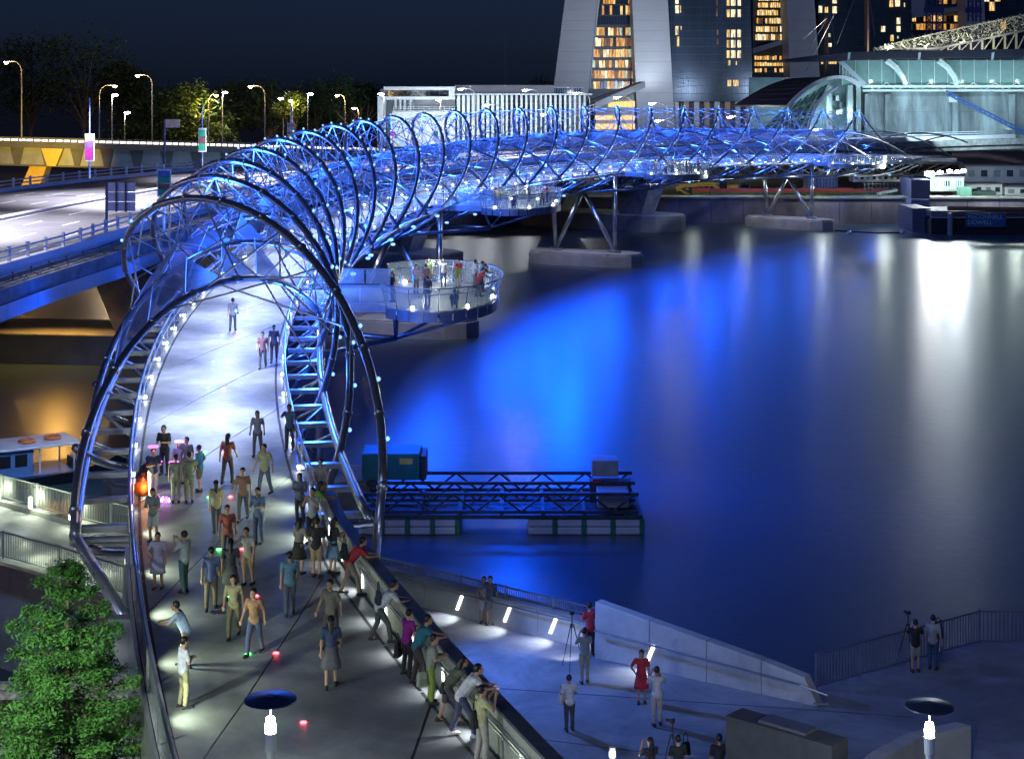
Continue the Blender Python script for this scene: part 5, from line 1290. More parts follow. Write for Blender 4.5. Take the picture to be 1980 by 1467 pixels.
shed('green netted scaffold box beside the site cabin', 1856, 362, 1879, 386, 287, SHG, 0, False); shed('white office shed with blue base', 1866, 357, 1938, 380, 293, SHW, 4); shed('white office shed at the far right of the yard', 1944, 362, 1990, 381, 292, SHW, 2)
shed('wide pale workshop hall with tall windows behind the yard', 1866, 322, 1990, 354, 305, mat('workshop', (.34,.38,.42), .6, 0, .2, .4), 5)
shed('blue tarpaulin covered stack in the yard', 1886, 382, 1946, 402, 287, SHB, 0, False); shed('dark green covered stack beside the white office', 1880, 370, 1926, 379, 290, mat('tarp_green', (.03,.07,.06), .7, 0, .2), 0, False); 
shed('silver tank block beside the abutment', 1799, 386, 1838, 402, 287, STEEL, 0, False)
cb_ = thing('canopy_frame', 'brown sloping canopy truss at the right end of the far bank', 'canopy', D(1900,320,309))
MB().tube([D(1840,300,309), D(1890,299,309), D(1935,306,309), D(2000,322,309)], .6, 6).build('edge_beam', mat('rust_brown', (.12,.08,.07), .8, 0, .3), cb_)
for i in range(20): MB().beam(D(1842+8*i,296+.9*max(0,i-8),309), D(1842+8*i,304+1.1*max(0,i-8),309), .18,.18).build('rafter', DARKSTEEL, cb_)
brg = thing('pier_barge', 'dark moored barge with lettered blue board and brown pipe along its edge', 'barge', D(1890,450,267))
box3('hull', mat('barge_black', (.014,.018,.028), .5, .1, .3), 1800, 424, 2010, 453, 266, 10, brg, .1); box3('rubbing_strip', mat('strip_grey', (.30,.34,.32), .6, 0, .2), 1800, 420, 2010, 422, 265.8, .4, brg); box3('deck_edge', DKC, 1800, 408, 2010, 419.8, 266.6, 9, brg)
MB().tube([D(1832,403,265.5), D(1990,405,265.5)], .32, 10).build('pipe', mat('pipe_rust', (.22,.12,.06), .7, .1, .3), brg)
MB().tube([D(1837,456,265), D(1838,412,265)], .42, 10).build('pile', mat('pile_grey', (.20,.24,.25), .7, 0, .3), brg)
box3('name_board', mat('board_blue', (.03,.09,.24), .5, 0, .1), 1867, 412, 1945, 439, 265.5, .15, brg)
def text(s, p, size, m, par, name='lettering'):
    cu = bpy.data.curves.new(name, 'FONT'); cu.body = s; cu.size = size; cu.extrude = .01; cu.offset = .012
    tmp = bpy.data.objects.new('tmp', cu); COL.objects.link(tmp); dg = bpy.context.evaluated_depsgraph_get()
    me = bpy.data.meshes.new_from_object(tmp.evaluated_get(dg), depsgraph=dg); bpy.data.objects.remove(tmp)
    me.materials.clear(); me.materials.append(m)
    return inst(name, me, par, p, (math.pi/2,0,0))
LET = mat('letter_pale', (.28,.45,.50), .5, 0, .05)
p = D(1871,423.5,265.45); text('McCONNELL', p, .92, LET, brg); p = D(1871,434,265.45); text('DOWELL', p, .92, LET, brg)
BUO = MB().lathe([(.05,-.35),(.4,-.1),(.42,.15),(.2,.42),(.04,.5)], 12).mesh('buoy', mat('buoy_pink', (.55,.40,.50), .5, 0, .1), True)
for x, y, l in ((1642,452,'pale pink round mooring buoy by the end pier'),(1745,450,'small pale mooring buoy near the dark barge')):
    tag(inst('mooring_buoy', BUO, None, G(x,y,WZ+.1)), l, 'buoy')
bm_ = thing('floating_boom', 'thin dark floating boom line between the end pier and a buoy', 'boom', G(1690,448,WZ)); MB().tube([G(1615,446,WZ+.08), G(1660,449,WZ+.08), G(1700,451,WZ+.08), G(1744,450,WZ+.08)], .14, 6).build('boom_line', BLACK, bm_)
for x, e in ((1230,2200),(1340,2600),(1440,2600),(1590,2400),(1710,3000),(1830,2400),(1900,3600),(1965,3600)): light('assumed_site_light', 'POINT', D(x, 346, 288 if x < 1500 else 284), e*(.10 if x < 1500 else .3), (.84,1,.90), .3)  # assumed yard lights along the far bank, no fixtures
# ================================================================== people
def capsule(mb, p, q, r1, r2, n=10):
    p, q = Vector(p), Vector(q); d = q-p
    if d.length < 1e-5: d = Vector((0,0,1e-4)); q = p+d
    t = d.normalized(); up = Vector((0,0,1)) if abs(t.z) < .9 else Vector((0,1,0))
    a = t.cross(up).normalized(); b = t.cross(a); rings = []
    for k in range(4): e = -math.pi/2+math.pi/2*(k+.35)/3.6; rings.append((p+t*r1*math.sin(e), r1*math.cos(e)))
    for k in range(4): e = math.pi/2*(k+.15)/3.6; rings.append((q+t*r2*math.sin(e), r2*math.cos(e)))
    vs = [c+(a*math.cos(6.28319*j/n)+b*math.sin(6.28319*j/n))*r for c, r in rings for j in range(n)]; m = len(rings)
    mb.add(vs, [(i*n+j, i*n+(j+1)%n, (i+1)*n+(j+1)%n, (i+1)*n+j) for i in range(m-1) for j in range(n)]+[tuple(range(n-1,-1,-1)), tuple((m-1)*n+j for j in range(n))])
def ellipsoid(mb, c, rx, ry, rz, n=14, m=9):
    c = Vector(c); prof = [(math.sin(math.pi*(i+.3)/(m-.4)), -math.cos(math.pi*(i+.3)/(m-.4))) for i in range(m)]
    vs = [(c.x+rx*r*math.cos(6.28319*j/n), c.y+ry*r*math.sin(6.28319*j/n), c.z+rz*z) for r, z in prof for j in range(n)]
    mb.add(vs, [(i*n+j, i*n+(j+1)%n, (i+1)*n+(j+1)%n, (i+1)*n+j) for i in range(m-1) for j in range(n)]+[tuple(range(n-1,-1,-1)), tuple((m-1)*n+j for j in range(n))])
def fuse(mb, name, voxel, smooth=4):
    me = mb.mesh(name); o = bpy.data.objects.new('tmp', me); COL.objects.link(o)
    r = o.modifiers.new('r', 'REMESH'); r.mode = 'VOXEL'; r.voxel_size = voxel; r.use_smooth_shade = True
    s = o.modifiers.new('s', 'SMOOTH'); s.factor = .5; s.iterations = smooth
    dg = bpy.context.evaluated_depsgraph_get(); ev = o.evaluated_get(dg); out = bpy.data.meshes.new_from_object(ev, depsgraph=dg)
    bpy.data.objects.remove(o); bpy.data.meshes.remove(me); out.name = name
    out.materials.clear(); out.materials.append(WHITE); out.shade_smooth(); return out
V = Vector
ARMS = {   # elbow and wrist offsets from the shoulder, for the right side (x mirrored for the left)
 'down': ((.06,-.03,-.28),(.07,.06,-.52)), 'photo': ((.07,.16,-.20),(-.08,.30,.06)), 'cross': ((.07,.05,-.26),(-.13,.20,-.20)), 'rail': ((.07,.20,-.20),(-.05,.42,-.22)),
 'hip': ((.16,-.04,-.24),(.02,.05,-.42)), 'hold': ((.06,.05,-.27),(-.06,.27,-.22)), 'swing': ((.05,.10,-.27),(.04,.26,-.44)), 'back': ((.05,-.12,-.26),(.06,-.14,-.50)), 'reach': ((.08,.24,-.10),(.02,.48,-.06))}
POSES = {  # lean, right arm, left arm, stride, weight shift, crouch
 'stand': (2,'down','down',.0,0), 'walk': (4,'swing','back',.22,0), 'photo': (-2,'photo','photo',.05,0), 'cross': (0,'cross','cross',.03,0), 'rail': (26,'rail','rail',.10,0),
 'lean': (40,'rail','rail',.24,0), 'hip': (2,'hip','down',.06,0), 'hold': (6,'hold','hold',.03,0), 'crouch': (30,'hold','hold',.0,1), 'reach': (12,'reach','down',.08,0)}
CACHE = {}
def pose_meshes(pose):
    if pose in CACHE: return CACHE[pose]
    lean, ra, la, stride, cr = POSES[pose]; L = math.radians(lean)
    hz = .93 if not cr else .30
    hip = V((0, -.05*lean/30, hz))
    def tw(x, y, z): return hip+V((x, y*math.cos(L)+z*math.sin(L), -y*math.sin(L)+z*math.cos(L)))
    chest, neck, sh = tw(0,0,.36), tw(0,0,.54), {s: tw(.175*s,0,.475) for s in (1,-1)}
    hl = math.radians(lean*.35); head = neck+V((0, .03+.10*math.sin(hl), .135))
    J = {}
    for s, nm in ((1,ra),(-1,la)):
        e, w = ARMS[nm]; J[s] = (sh[s]+V((e[0]*s,e[1],e[2])), sh[s]+V((w[0]*s,w[1],w[2])))
    leg = {}
    for s in (1,-1):
        st = stride*(1 if s > 0 else -1)
        h = hip+V((.09*s,0,-.03))
        if cr: leg[s] = (h, V((.16*s,.30,.42)), V((.13*s,.02,.08)))
        else: leg[s] = (h, V((.10*s, st*.55+.02, .49)), V((.10*s, st-.03, .085+(.04 if st < -.15 else 0))))
    body = MB(); shirt = MB(); slim = MB(); shorts = MB(); shoe = MB(); hair = MB(); longh = MB(); eyes = MB()
    capsule(body, hip+V((.06,0,0)), hip-V((.06,0,0)), .105,.105); capsule(body, hip, chest, .115,.125); capsule(body, tw(.09,0,.42), tw(-.09,0,.42), .095,.095)
    capsule(body, tw(0,0,.44), head-V((0,.02,.06)), .055,.05); ellipsoid(body, head, .078,.098,.120); capsule(body, head+V((0,.088,.0)), head+V((0,.108,-.022)), .011,.015, 8)
    ellipsoid(body, head+V((0,.03,-.075)), .055,.065,.05)
    for s in (1,-1):
        capsule(body, head+V((.078*s,0,.01)), head+V((.082*s,-.005,-.02)), .016,.014, 6)
        el, wr = J[s]; capsule(body, sh[s], el, .050,.042); capsule(body, el, wr, .041,.029)
        f = (wr-el).normalized(); sd_ = f.cross(V((0,0,1))); sd_ = sd_.normalized() if sd_.length > .05 else V((1,0,0)); nr = sd_.cross(f)
        palm = wr+f*.075; capsule(body, wr, palm, .026,.034)
        for k, ln in enumerate((.062,.072,.068,.052)):
            b0 = palm+sd_*(.026-.0175*k)+f*.012; b1 = b0+f*ln*.55-nr*.006; b2 = b1+f*ln*.42-nr*.020
            capsule(body, b0, b1, .0098,.0092, 6); capsule(body, b1, b2, .0092,.0085, 6)
        th0 = wr+f*.03+sd_*.026; capsule(body, th0, th0+f*.035+sd_*.026, .012,.011, 6); capsule(body, th0+f*.035+sd_*.026, th0+f*.062+sd_*.028, .011,.009, 6)
        h, k_, an = leg[s]; capsule(body, h, k_, .082,.058); capsule(body, k_, an, .056,.038); capsule(body, an-V((0,.03,.03)), an+V((0,.14,-.05)), .04,.034)
        capsule(shirt, sh[s], sh[s]+(el-sh[s])*.72, .070,.060)
        capsule(slim, h, k_, .100,.074); capsule(slim, k_, an+V((0,0,.03)), .072,.060)
        capsule(shorts, h, h+(k_-h)*.86, .102,.088)
        capsule(shoe, an+V((0,-.05,-.045)), an+V((.01*s,.17,-.052)), .046,.043); capsule(shoe, an+V((0,-.02,0)), an+V((0,0,-.03)), .048,.05)
        ellipsoid(eyes, head+V((.032*s,.090,.012)), .013,.008,.009, 8, 6)
    capsule(shirt, tw(0,0,-.02), chest, .138,.148); capsule(shirt, tw(.085,0,.41), tw(-.085,0,.41), .113,.113); capsule(shirt, hip+V((.055,0,-.02)), hip-V((.055,0,.02)), .125,.125)
    for g in (slim, shorts): capsule(g, hip+V((.058,0,-.02)), hip-V((.058,0,.02)), .121,.121)
    ellipsoid(hair, head+V((0,-.022,.032)), .092,.104,.112); ellipsoid(longh, head+V((0,-.022,.032)), .094,.106,.114); capsule(longh, head+V((0,-.075,0)), neck+V((0,-.09,-.16)), .085,.06)
    skirt = MB(); n = 18
    kz = .50 if not cr else .2
    vs = []
    for z, r in ((hip.z+.10,.145),(hip.z-.10,.185),(kz+.12,.235),(kz,.25)):
        for j in range(n): a = 6.28319*j/n; rr = r*(1+(.05*math.sin(a*5) if z < hip.z else 0)); vs.append((rr*math.cos(a), hip.y+rr*.86*math.sin(a)+.02*(hip.z-z), z))
    skirt.add(vs, [(i*n+j, i*n+(j+1)%n, (i+1)*n+(j+1)%n, (i+1)*n+j) for i in range(3) for j in range(n)]+[tuple(range(n)), tuple(3*n+j for j in range(n-1,-1,-1))])
    d = {'body': fuse(body, 'body', .0095, 3), 'shirt': fuse(shirt, 'shirt', .02, 4), 'trousers': fuse(slim, 'trousers', .02, 4), 'shorts': fuse(shorts, 'shorts', .02, 3),
         'shoes': fuse(shoe, 'shoes', .012, 2), 'hair': fuse(hair, 'hair', .014, 2), 'long_hair': fuse(longh, 'hair', .014, 3), 'skirt': skirt.mesh('skirt', WHITE, True), 'eyes': eyes.mesh('eyes', BLACK, True)}
    # carve the face out of the hair volume: keep only what lies behind and above the forehead
    for key in ('hair', 'long_hair'):
        bm = bmesh.new(); bm.from_mesh(d[key])
        bmesh.ops.delete(bm, geom=[v for v in bm.verts if v.co.y > head.y+.045 and v.co.z < head.z+.055], context='VERTS'); bm.to_mesh(d[key]); bm.free()
    d['head'] = head; d['chest'] = chest; d['back'] = tw(0,-.2,.28); d['hand'] = J[1][1]
    CACHE[pose] = d; return d
def cloth(c, key=[0]):
    nm = 'cloth_%02d%02d%02d' % tuple(int(v*99) for v in c); return mat(nm, c, .85, 0, .22, 14, .15, 60)
SKIN = [mat('skin_light', (.50,.31,.21), .55, 0, .06, 8), mat('skin_tan', (.40,.235,.15), .55, 0, .06, 8)]
HAIRM = mat('hair_black', (.012,.010,.010), .45, 0, .2, 20); HAIRB = mat('hair_grey', (.20,.19,.18), .5, 0, .2, 20)
LEGPART = {'t': 'trousers', 's': 'shorts', 'k': 'skirt', 'd': 'skirt'}
def person(p, face, pose, top, bottom, low, label, h=1.68, long=False, shoe=(.03,.03,.035), group=None, hairm=None):
    """p: where the feet stand; face: 0 looks away, -90 to the right, 180 to the viewer; low: t trousers, s shorts, k skirt, d dress"""
    m = pose_meshes(pose); s = h/1.70
    o = thing('person', label, 'person', p, math.radians(face), group, local=True); o.scale = (s,)*3
    inst('body', m['body'], o, m=SKIN[hash(label) % 2 if False else len(label) % 2]); inst('shirt', m['shirt'], o, m=cloth(top))
    inst('skirt' if low in 'kd' else LEGPART[low], m[LEGPART[low]], o, m=cloth(top if low == 'd' else bottom))
    inst('shoes', m['shoes'], o, m=cloth(shoe)); inst('hair', m['long_hair' if long else 'hair'], o, m=hairm or HAIRM); inst('eyes', m['eyes'], o)
    return o
def bag(p, r, col, label, rz=0, sz=(.30,.16,.36)):
    mb = MB(); x, y, z = sz[0]/2, sz[1]/2, sz[2]
    o = thing('bag', label, 'bag', p, rz, local=True)
    MB().hexa([(-x,-y,0),(x,-y,0),(x,y,0),(-x,y,0),(-x*.8,-y*.55,z),(x*.8,-y*.55,z),(x*.8,y*.55,z),(-x*.8,y*.55,z)]).build('body', cloth(col), o, bevel=.05)
    MB().tube([(-x*.5,0,z-.02),(-x*.45,0,z+.16),(0,0,z+.24),(x*.45,0,z+.16),(x*.5,0,z-.02)], .014, 6).build('strap', cloth((.02,.02,.02)), o)
    MB().box((-x*.6,-y*1.05,z*.12),(x*.6,-y*.85,z*.5)).build('pocket', cloth(tuple(c*.8 for c in col)), o)
    return o
def tripod(p, h, label, rz=0):
    o = thing('camera_tripod', label, 'tripod', p, rz, local=True)
    for i in range(3):
        a = 6.28319*i/3; MB().tube([(math.cos(a)*.42,math.sin(a)*.42,0),(math.cos(a)*.04,math.sin(a)*.04,h-.3)], [.012,.018], 6).build('leg', BLACK, o)
    MB().tube([(0,0,h-.42),(0,0,h)], .02, 8).build('column', BLACK, o)
    MB().box((-.075,-.05,h),(.075,.04,h+.11)).build('camera_body', BLACK, o, bevel=.012); MB().lathe([(.036,0),(.04,.05),(.04,.14)], 12).build('lens', BLACK, o, loc=(0,.04,h+.055)).rotation_euler = (-math.pi/2,0,0)
W_ = (.62,.63,.64); K = (.02,.02,.025); KH = (.26,.22,.15); DN = (.07,.11,.20)
# --- leaning along the parapet, right side of the approach
def PU(u, r=None, z=0): return BR(u, r if r is not None else flare(u)-.28, DK+z)
def wall_face(u): return -90-math.degrees(BT(u))-4
def upx(y):      # bridge station of the parapet foot seen at photo row y
    lo, hi = -49.0, -10.0
    for _ in range(30):
        m_ = (lo+hi)/2; q = PU(m_); yy = HY+F*(CZ-q.z)/q.y
        lo, hi = (m_, hi) if yy > y else (lo, m_)
    return lo
for (y, inset, pose, top, bot, low, long, hh, lab, df) in (
  (1033,.34,'rail',(.16,.30,.05),(.30,.29,.24),'t',True,1.68,'person in bright green polo leaning on the parapet below the arch end',0),
  (1108,.38,'hold',(.03,.03,.035),(.16,.30,.42),'k',True,1.6,'woman in black top and pale denim skirt by the parapet',20),
  (1150,.30,'lean',(.42,.03,.05),KH,'t',False,1.72,'person in red top and khaki trousers bending over the parapet',0),
  (1240,.42,'lean',(.55,.56,.56),(.06,.07,.06),'t',False,1.68,'person in white shirt with dark straps bent over the parapet',0),
  (1302,.42,'hold',(.30,.02,.24),K,'t',False,1.58,'woman in magenta top and black trousers beside the parapet',30),
  (1322,.34,'rail',(.02,.14,.20),(.05,.04,.04),'t',False,1.72,'stout person in teal shirt resting both arms on the parapet',0),
  (1358,.40,'hold',(.26,.28,.24),(.24,.32,.06),'t',False,1.62,'person in patterned grey shirt and lime trousers by the parapet',-10),
  (1398,.36,'lean',(.10,.11,.08),(.06,.06,.07),'s',True,1.62,'woman in dark olive top and shorts leaning out over the parapet',0),
  (1424,.30,'lean',(.66,.68,.68),(.08,.09,.16),'t',False,1.74,'person in white T-shirt and jeans with white shoes leaning far out',0),
  (1475,.40,'photo',(.50,.50,.26),(.40,.38,.33),'t',False,1.70,'man in pale yellow shirt taking a picture over the parapet',15)):
    u = upx(y); person(PU(u, flare(u)-inset), wall_face(u)+df, pose, top, bot, low, lab, hh, long, shoe=(.7,.7,.7) if 'white shoes' in lab else (.03,.03,.03))
u = upx(1358); bag(PU(u, flare(u)-.62, .42), 0, (.32,.34,.24), 'grey green patterned handbag hanging beside the lime trousers', .4); u = upx(1398); bag(PU(u, flare(u)-.5, .72), 0, K, 'small black shoulder bag beside the olive top', .9, (.24,.14,.26))
u = upx(1475); bag(PU(u, flare(u)-.55, .80), 0, (.015,.015,.02), 'black shoulder bag at the hip of the man in yellow', .9, (.30,.16,.40)); u = upx(1302); bag(PU(u, flare(u)-.66, .45), 0, (.03,.025,.03), 'black tote bag beside the woman in magenta', 1.2)
u = upx(1150); bag(PU(u, flare(u)-.50, 1.02), 0, (.02,.02,.025), 'big black backpack behind the red top', -1.2, (.34,.2,.45)); u = upx(1240); bag(PU(u, flare(u)-.52, .98), 0, (.03,.04,.06), 'dark backpack on the white shirted leaner', -1.2, (.28,.16,.36))
# --- left rail of the approach
def LP(x, y, dx=0): q = GD(x, y); return q
person(GD(282,1138)+V((.35,0,0)), 175, 'hip', (.46,.43,.55), W_, 'd', 'woman in pale lavender dress facing out from the glass rail', 1.58, False)
person(GD(356,1146), 60, 'photo', (.50,.54,.55), (.07,.14,.16), 't', 'man in white shirt and dark jeans raising a camera to the rail', 1.72)
person(GD(284,1046)+V((.2,0,0)), 170, 'hold', (.20,.24,.22), (.50,.50,.48), 's', 'woman with long dark hair in grey top beside the glass rail', 1.62, True)
person(GD(322,1290)+V((.45,0,0)), 85, 'rail', (.30,.40,.55), KH, 't', 'person in pale blue shirt leaning on the left glass rail', 1.68)
person(GD(347,1369)+V((.1,0,0)), -60, 'cross', (.60,.64,.68), (.36,.34,.20), 't', 'man in white polo with folded arms and khaki trousers at the left rail', 1.66)
# --- sellers and buyers under the arch
person(GD(296,962), -150, 'hold', (.02,.04,.08), (.62,.62,.48), 't', 'seller in navy shirt and cream trousers with a glowing hat', 1.66)
person(GD(318,918), 170, 'hold', (.025,.022,.03), (.03,.03,.06), 't', 'man in black shirt and dark jeans facing the seller', 1.74)
person(GD(346,934), 190, 'stand', (.30,.26,.46), (.20,.22,.20), 't', 'child in lavender top wearing a glowing headband', 1.42, True)
person(GD(362,935), 160, 'stand', (.07,.08,.12), (.12,.12,.10), 't', 'person in slate jacket behind the child in lavender', 1.60)
person(GD(340,972), 10, 'stand', (.32,.32,.22), (.38,.36,.22), 't', 'person in beige shirt looking on from behind the stall', 1.58)
person(GD(366,972), 15, 'hold', (.22,.24,.15), (.30,.30,.18), 't', 'person in moss green shirt standing beside the stall cloth', 1.66)
person(GD(386,950), 70, 'hip', (.05,.20,.40), (.13,.12,.07), 's', 'boy in bright blue shirt and dark shorts beside the stall', 1.56)
person(GD(273,938), -80, 'crouch', (.03,.03,.05), (.06,.05,.12), 't', 'seller crouching beside orange bags at the rail', 1.66)
GLOWP = lamp_mat('glow_pink', (1,.12,.75), 4); GLOWW = lamp_mat('glow_violet', (.45,.25,1), 5)
hat = torus(.15,.022,14,6)
for (x, y, z, mm, lab) in ((296,962,1.72,GLOWP,'pink glowing ring hat on the seller in navy'),(346,934,1.45,GLOWW,'violet glowing headband on the child in lavender'),(304,952,1.05,GLOWP,'pink glowing toy ring held out by the seller'),(336,955,1.08,GLOWP,'pink glowing crown toy before the beige shirt')):
    q = GD(x, y); o = inst('glow_toy', MB.mesh(hat, 'glow_toy', mm, True), None, q+V((0,0,z))); tag(o, lab, 'toy')
    light('toy_light', 'POINT', q+V((0,-.2,z+.05)), 5, (1,.3,.9) if mm is GLOWP else (.5,.4,1), .06)
o = thing('stall_cloth', 'purple cloth spread on the deck with glowing toys', 'cloth', GD(325,960))
q = GD(312,972); r = GD(345,960); MB().hexa([q+V((-.35,-.2,.005)), r+V((.1,-.5,.005)), r+V((.1,.4,.005)), q+V((-.35,.6,.005)), q+V((-.3,-.15,.03)), r+V((.05,-.45,.03)), r+V((.05,.35,.03)), q+V((-.3,.55,.03))]).build('cloth', cloth((.10,.05,.28)), o)
for i in range(7): MB().lathe([(.03,0),(.06,.05),(.02,.16)], 8, q+V((-.1+.12*(i%4),-.05+.2*(i//4),.03))).build('toy', GLOWW if i % 2 else GLOWP, o)
for x, y, c, lab, sz in ((266,958,(.80,.16,.02),'bulging orange sack of toys by the rail post',(.62,.5,.55)),(268,940,(.62,.05,.04),'red plastic sack behind the orange one',(.5,.4,.42))):
    o = thing('sack', lab, 'sack', GD(x, y)+V((.15,0,0)), .3, local=True); mb = MB(); ellipsoid(mb, (0,0,sz[2]*.45), sz[0]*.5, sz[1]*.5, sz[2]*.5); capsule(mb, (0,0,sz[2]*.7), (.04,0,sz[2]*1.1), .10,.05)
    me = fuse(mb, 'sack', .03, 2); inst('fabric', me, o, m=cloth(c)); MB().lathe([(.075,0),(.085,.03),(.07,.06)], 10, (.02,0,sz[2]*.92)).build('tie', cloth((.3,.3,.3)), o)
light('toy_light', 'POINT', GD(275,955)+V((.3,-.6,.7)), 22, (1,.45,.15), .1)
# --- loose crowd on the deck
for (x, y, f, pose, top, bot, low, long, hh, lab) in (
  (580,1012,175,'hold',(.16,.18,.25),(.05,.05,.06),'t',True,1.60,'woman in slate blouse standing before the stone parapet'),(604,1050,160,'photo',(.35,.38,.42),K,'t',False,1.68,'person in pale shirt lifting a camera amid the resting group'),
  (578,1110,-30,'hold',(.26,.24,.22),(.03,.03,.03),'k',True,1.60,'woman in flowered grey blouse and black skirt amid the resting group'),(612,1116,-20,'stand',(.02,.02,.025),(.30,.22,.14),'s',False,1.70,'person in black shirt and tan shorts amid the resting group'),
  (470,1006,178,'walk',(.28,.16,.10),(.10,.10,.09),'t',False,1.68,'walker in rust coloured shirt on the grey deck'),(440,1085,182,'walk',(.36,.10,.07),(.24,.18,.10),'t',False,1.66,'walker in red shirt and tan trousers on the deck'),
  (408,1180,5,'walk',(.12,.16,.30),(.20,.17,.10),'t',False,1.70,'walker in blue shirt going towards the arches'),(452,1232,178,'walk',(.30,.28,.16),(.16,.14,.08),'t',True,1.62,'woman in mustard top walking off the bridge'),
  (560,1190,10,'walk',(.10,.22,.28),(.07,.09,.12),'t',False,1.70,'walker in teal shirt and dark jeans heading onto the bridge'),(640,1250,150,'walk',(.16,.16,.12),(.07,.06,.06),'t',False,1.72,'walker in dark olive shirt near the parapet lamps'),
  (508,712,178,'walk',(.24,.12,.16),(.10,.10,.14),'t',False,1.66,'walker in plum shirt far inside the arches'),(530,700,182,'walk',(.08,.10,.25),(.05,.05,.10),'t',False,1.72,'walker in navy shirt far inside the arches'),
  (498,880,175,'walk',(.20,.22,.28),(.10,.10,.12),'t',True,1.62,'woman in pale grey top walking under the first arch'),(450,640,0,'walk',(.30,.31,.36),(.08,.08,.12),'t',False,1.68,'walker in white shirt deep inside the bridge'),(620,985,170,'stand',(.34,.30,.26),(.20,.16,.11),'s',False,1.66,'person in sand shirt and shorts at the end of the glass rail')):
    person(GD(x, y), f, pose, top, bot, low, lab, hh, long)
# --- the moving crowd, frozen
rc_ = random.Random(77)
CC = [((.36,.30,.18),'ochre'),((.30,.10,.08),'brick red'),((.12,.20,.30),'steel blue'),((.20,.26,.18),'sage green'),((.40,.38,.34),'cream'),((.26,.16,.26),'mauve'),((.07,.07,.08),'charcoal'),((.38,.22,.12),'orange brown'),((.10,.24,.22),'sea green'),((.45,.45,.47),'off white'),((.16,.10,.07),'dark brown'),((.24,.24,.30),'grey violet'),((.05,.08,.16),'midnight blue'),((.32,.34,.20),'khaki green')]
LO = [('t','dark trousers',(.06,.06,.07)),('s','tan shorts',(.28,.22,.14)),('t','jeans',(.07,.10,.18)),('k','grey skirt',(.14,.14,.15))]
spots = ((418,1030),(452,1040),(500,1050),(528,1088),(480,1130),(520,1145),(446,1160),(492,1265),(590,1200),(548,1262),(424,1290),(600,1290),(640,1330),(512,958),(548,930),(440,935),(560,870))
for i, (x, y) in enumerate(spots):
    if i in (1,3,5,8,9,10,11,14): continue
    (tc_, tn), (lo, ln, lc) = CC[i % len(CC)], LO[(i*3+i//4) % 4]
    person(GD(x, y), (178 if i % 3 else 4)+rc_.uniform(-25,25), ('walk','walk','hold','walk','reach','stand')[i % 6], tc_, lc, lo, '%s in %s top and %s %s' % ('woman' if lo == 'k' else 'walker', tn, ln, ('in the thick of the deck crowd','amid the deck crowd')[i % 2] if i < 13 else 'under the first arches'), rc_.uniform(1.56,1.74), i % 3 == 0)
# --- terrace
def T(x, y): return G(x, y, TZ)
person(T(936,1204), 170, 'stand', (.22,.22,.24), (.50,.50,.50), 's', 'person in grey top and white shorts before the terrace wall', 1.62); person(T(948,1206), 175, 'hip', (.09,.10,.14), (.18,.18,.20), 's', 'person in dark top close beside the white shorts', 1.66)
person(T(1141,1266), 20, 'hold', (.50,.03,.05), K, 't', 'person in red shirt and black trousers at the foot of the wedge wall', 1.70)
person(T(1130,1320), 10, 'photo', (.22,.26,.27), (.30,.29,.23), 't', 'photographer in grey shirt and beige trousers looking over the tripod', 1.72); tripod(T(1106,1292), 1.75, 'tall black tripod with camera before the grey shirted photographer', .3)
person(T(1101,1412), 12, 'hold', (.55,.56,.62), (.05,.06,.07), 't', 'woman in white blouse and black trousers crossing the terrace', 1.60); bag(T(1092,1408)+V((-.05,0,.72)), 0, (.50,.50,.52), 'white shoulder bag beside the white blouse', .4)
person(T(1240,1358), 180, 'hip', (.50,.03,.05), (.35,.24,.2), 'd', 'woman in short red dress posing before the wedge wall', 1.60, True); person(T(1270,1402), 8, 'photo', (.55,.56,.58), (.38,.35,.32), 't', 'man in white shirt photographing the woman in red', 1.72)
person(G(1257,1545,TZ), 20, 'photo', (.02,.02,.025), (.02,.02,.03), 't', 'woman in black with long hair at the terrace edge', 1.62, True); person(G(1312,1545,TZ), 12, 'hold', (.015,.015,.02), (.03,.03,.03), 't', 'man in black beside a big camera bag', 1.66)
bag(G(1322,1520,TZ)+V((.05,0,.85)), 0, (.012,.012,.014), 'black camera bag on the shoulder of the man in black', .5); tripod(G(1300,1535,TZ), 1.9, 'black tripod with camera between the two people in black', 1)
person(G(1391,1545,TZ), 5, 'stand', (.015,.015,.018), (.02,.02,.02), 't', 'person in dark clothes standing before the concrete block', 1.70); person(G(1577,1535,TZ), 170, 'hold', (.05,.05,.06), (.04,.04,.05), 't', 'person with warmly lit face behind the concrete block', 1.62)
person(T(1770,1298), -8, 'photo', (.012,.013,.02), (.30,.30,.27), 's', 'man in black shirt and pale shorts photographing over the quay railing', 1.66); tripod(T(1756,1290), 1.72, 'tripod with camera standing at the quay railing', .5)
person(T(1804,1293), -25, 'stand', (.30,.31,.33), (.04,.07,.14), 't', 'man in white shirt and jeans looking over the quay railing', 1.72); bag(T(1809,1288)+V((.05,-.16,.95)), 0, (.02,.025,.05), 'navy backpack on the man in white at the railing', -.4, (.32,.2,.46))
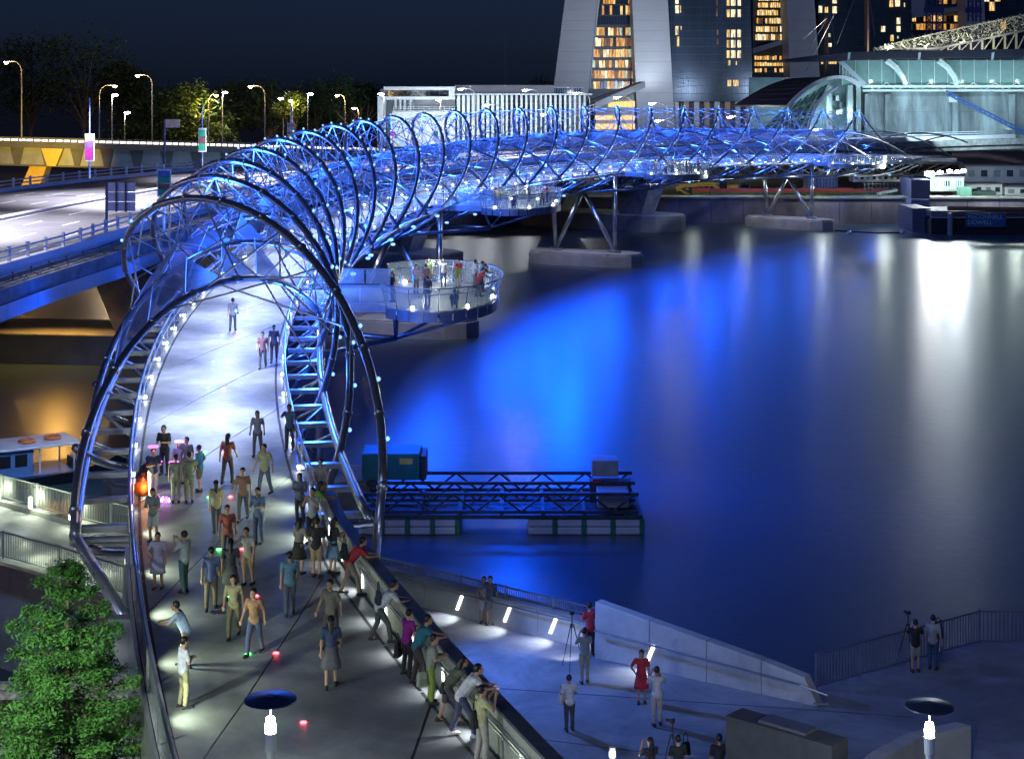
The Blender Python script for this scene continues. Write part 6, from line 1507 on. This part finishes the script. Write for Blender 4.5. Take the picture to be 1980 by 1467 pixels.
# --- visitors in the viewing pods
for (du, dr, f, pose, top, bot, low, lab) in ((3.6,.6,180,'stand',W_,DN,'t','person in white shirt and jeans at the back of the nearest pod'),(3.4,1.5,175,'hold',(.45,.04,.06),(.5,.48,.4),'t','person in red top and cream trousers in the nearest pod'),(3.8,-.3,170,'stand',(.22,.30,.12),(.10,.1,.1),'t','person in green shirt at the back of the nearest pod'),
  (.8,-1.0,200,'hold',(.30,.26,.34),(.12,.10,.12),'t','person in lilac shirt in the middle of the nearest pod'),(1.0,-.4,20,'stand',(.16,.10,.14),K,'t','person in plum shirt in the middle of the nearest pod'),(-2.6,-2.3,120,'stand',K,(.2,.2,.2),'t','person in black leaning by the near gangway of the pod'),
  (-4.2,-.3,20,'stand',(.10,.11,.16),(.10,.12,.2),'t','person in slate blue at the front glass of the nearest pod'),(-5.0,1.2,5,'crouch',(.02,.08,.18),K,'t','person in navy crouching behind the front glass'),(1.2,1.4,-20,'stand',(.20,.24,.06),(.36,.35,.30),'t','person in olive shirt standing alone in the nearest pod'),
  (-.6,2.7,-80,'rail',(.36,.03,.05),(.12,.05,.06),'t','person in red leaning on the water side glass of the pod'),(1.4,2.9,-85,'rail',(.05,.05,.07),K,'t','person in black leaning on the water side glass of the pod'),(3.0,2.5,-60,'stand',(.40,.42,.48),(.18,.12,.1),'t','person in pale shirt at the far corner of the pod'),(2.2,2.9,-80,'hold',(.10,.20,.24),(.10,.1,.14),'t','person in teal shirt at the far corner of the pod')):
    person(BR(POD_US[0]+du, 10.6+dr, DK+.03), f, pose, top, bot, low, lab, 1.68, len(lab) % 3 == 0)
cols = (K,(.40,.38,.40),(.40,.04,.05),(.08,.10,.2),(.35,.30,.08),(.3,.3,.34)); cn_ = ('black','grey','red','navy','mustard','pale grey')
for pi_, nm in ((1,'second'),(2,'third')):
    for i, (du, dr, pose) in enumerate(((-4.6,.4,'crouch'),(-1,2.4,'rail'),(2.5,2.2,'stand'),(3.4,.3,'hold'),(-2.8,-1.6,'stand'),(.6,-.6,'hold'))):
        person(BR(POD_US[pi_]+du, 10.6+dr, DK+.03), 180-40*i, pose, cols[i], (.08,.08,.1), 't', 'person in %s top visiting the %s viewing pod' % (cn_[i], nm), 1.68)
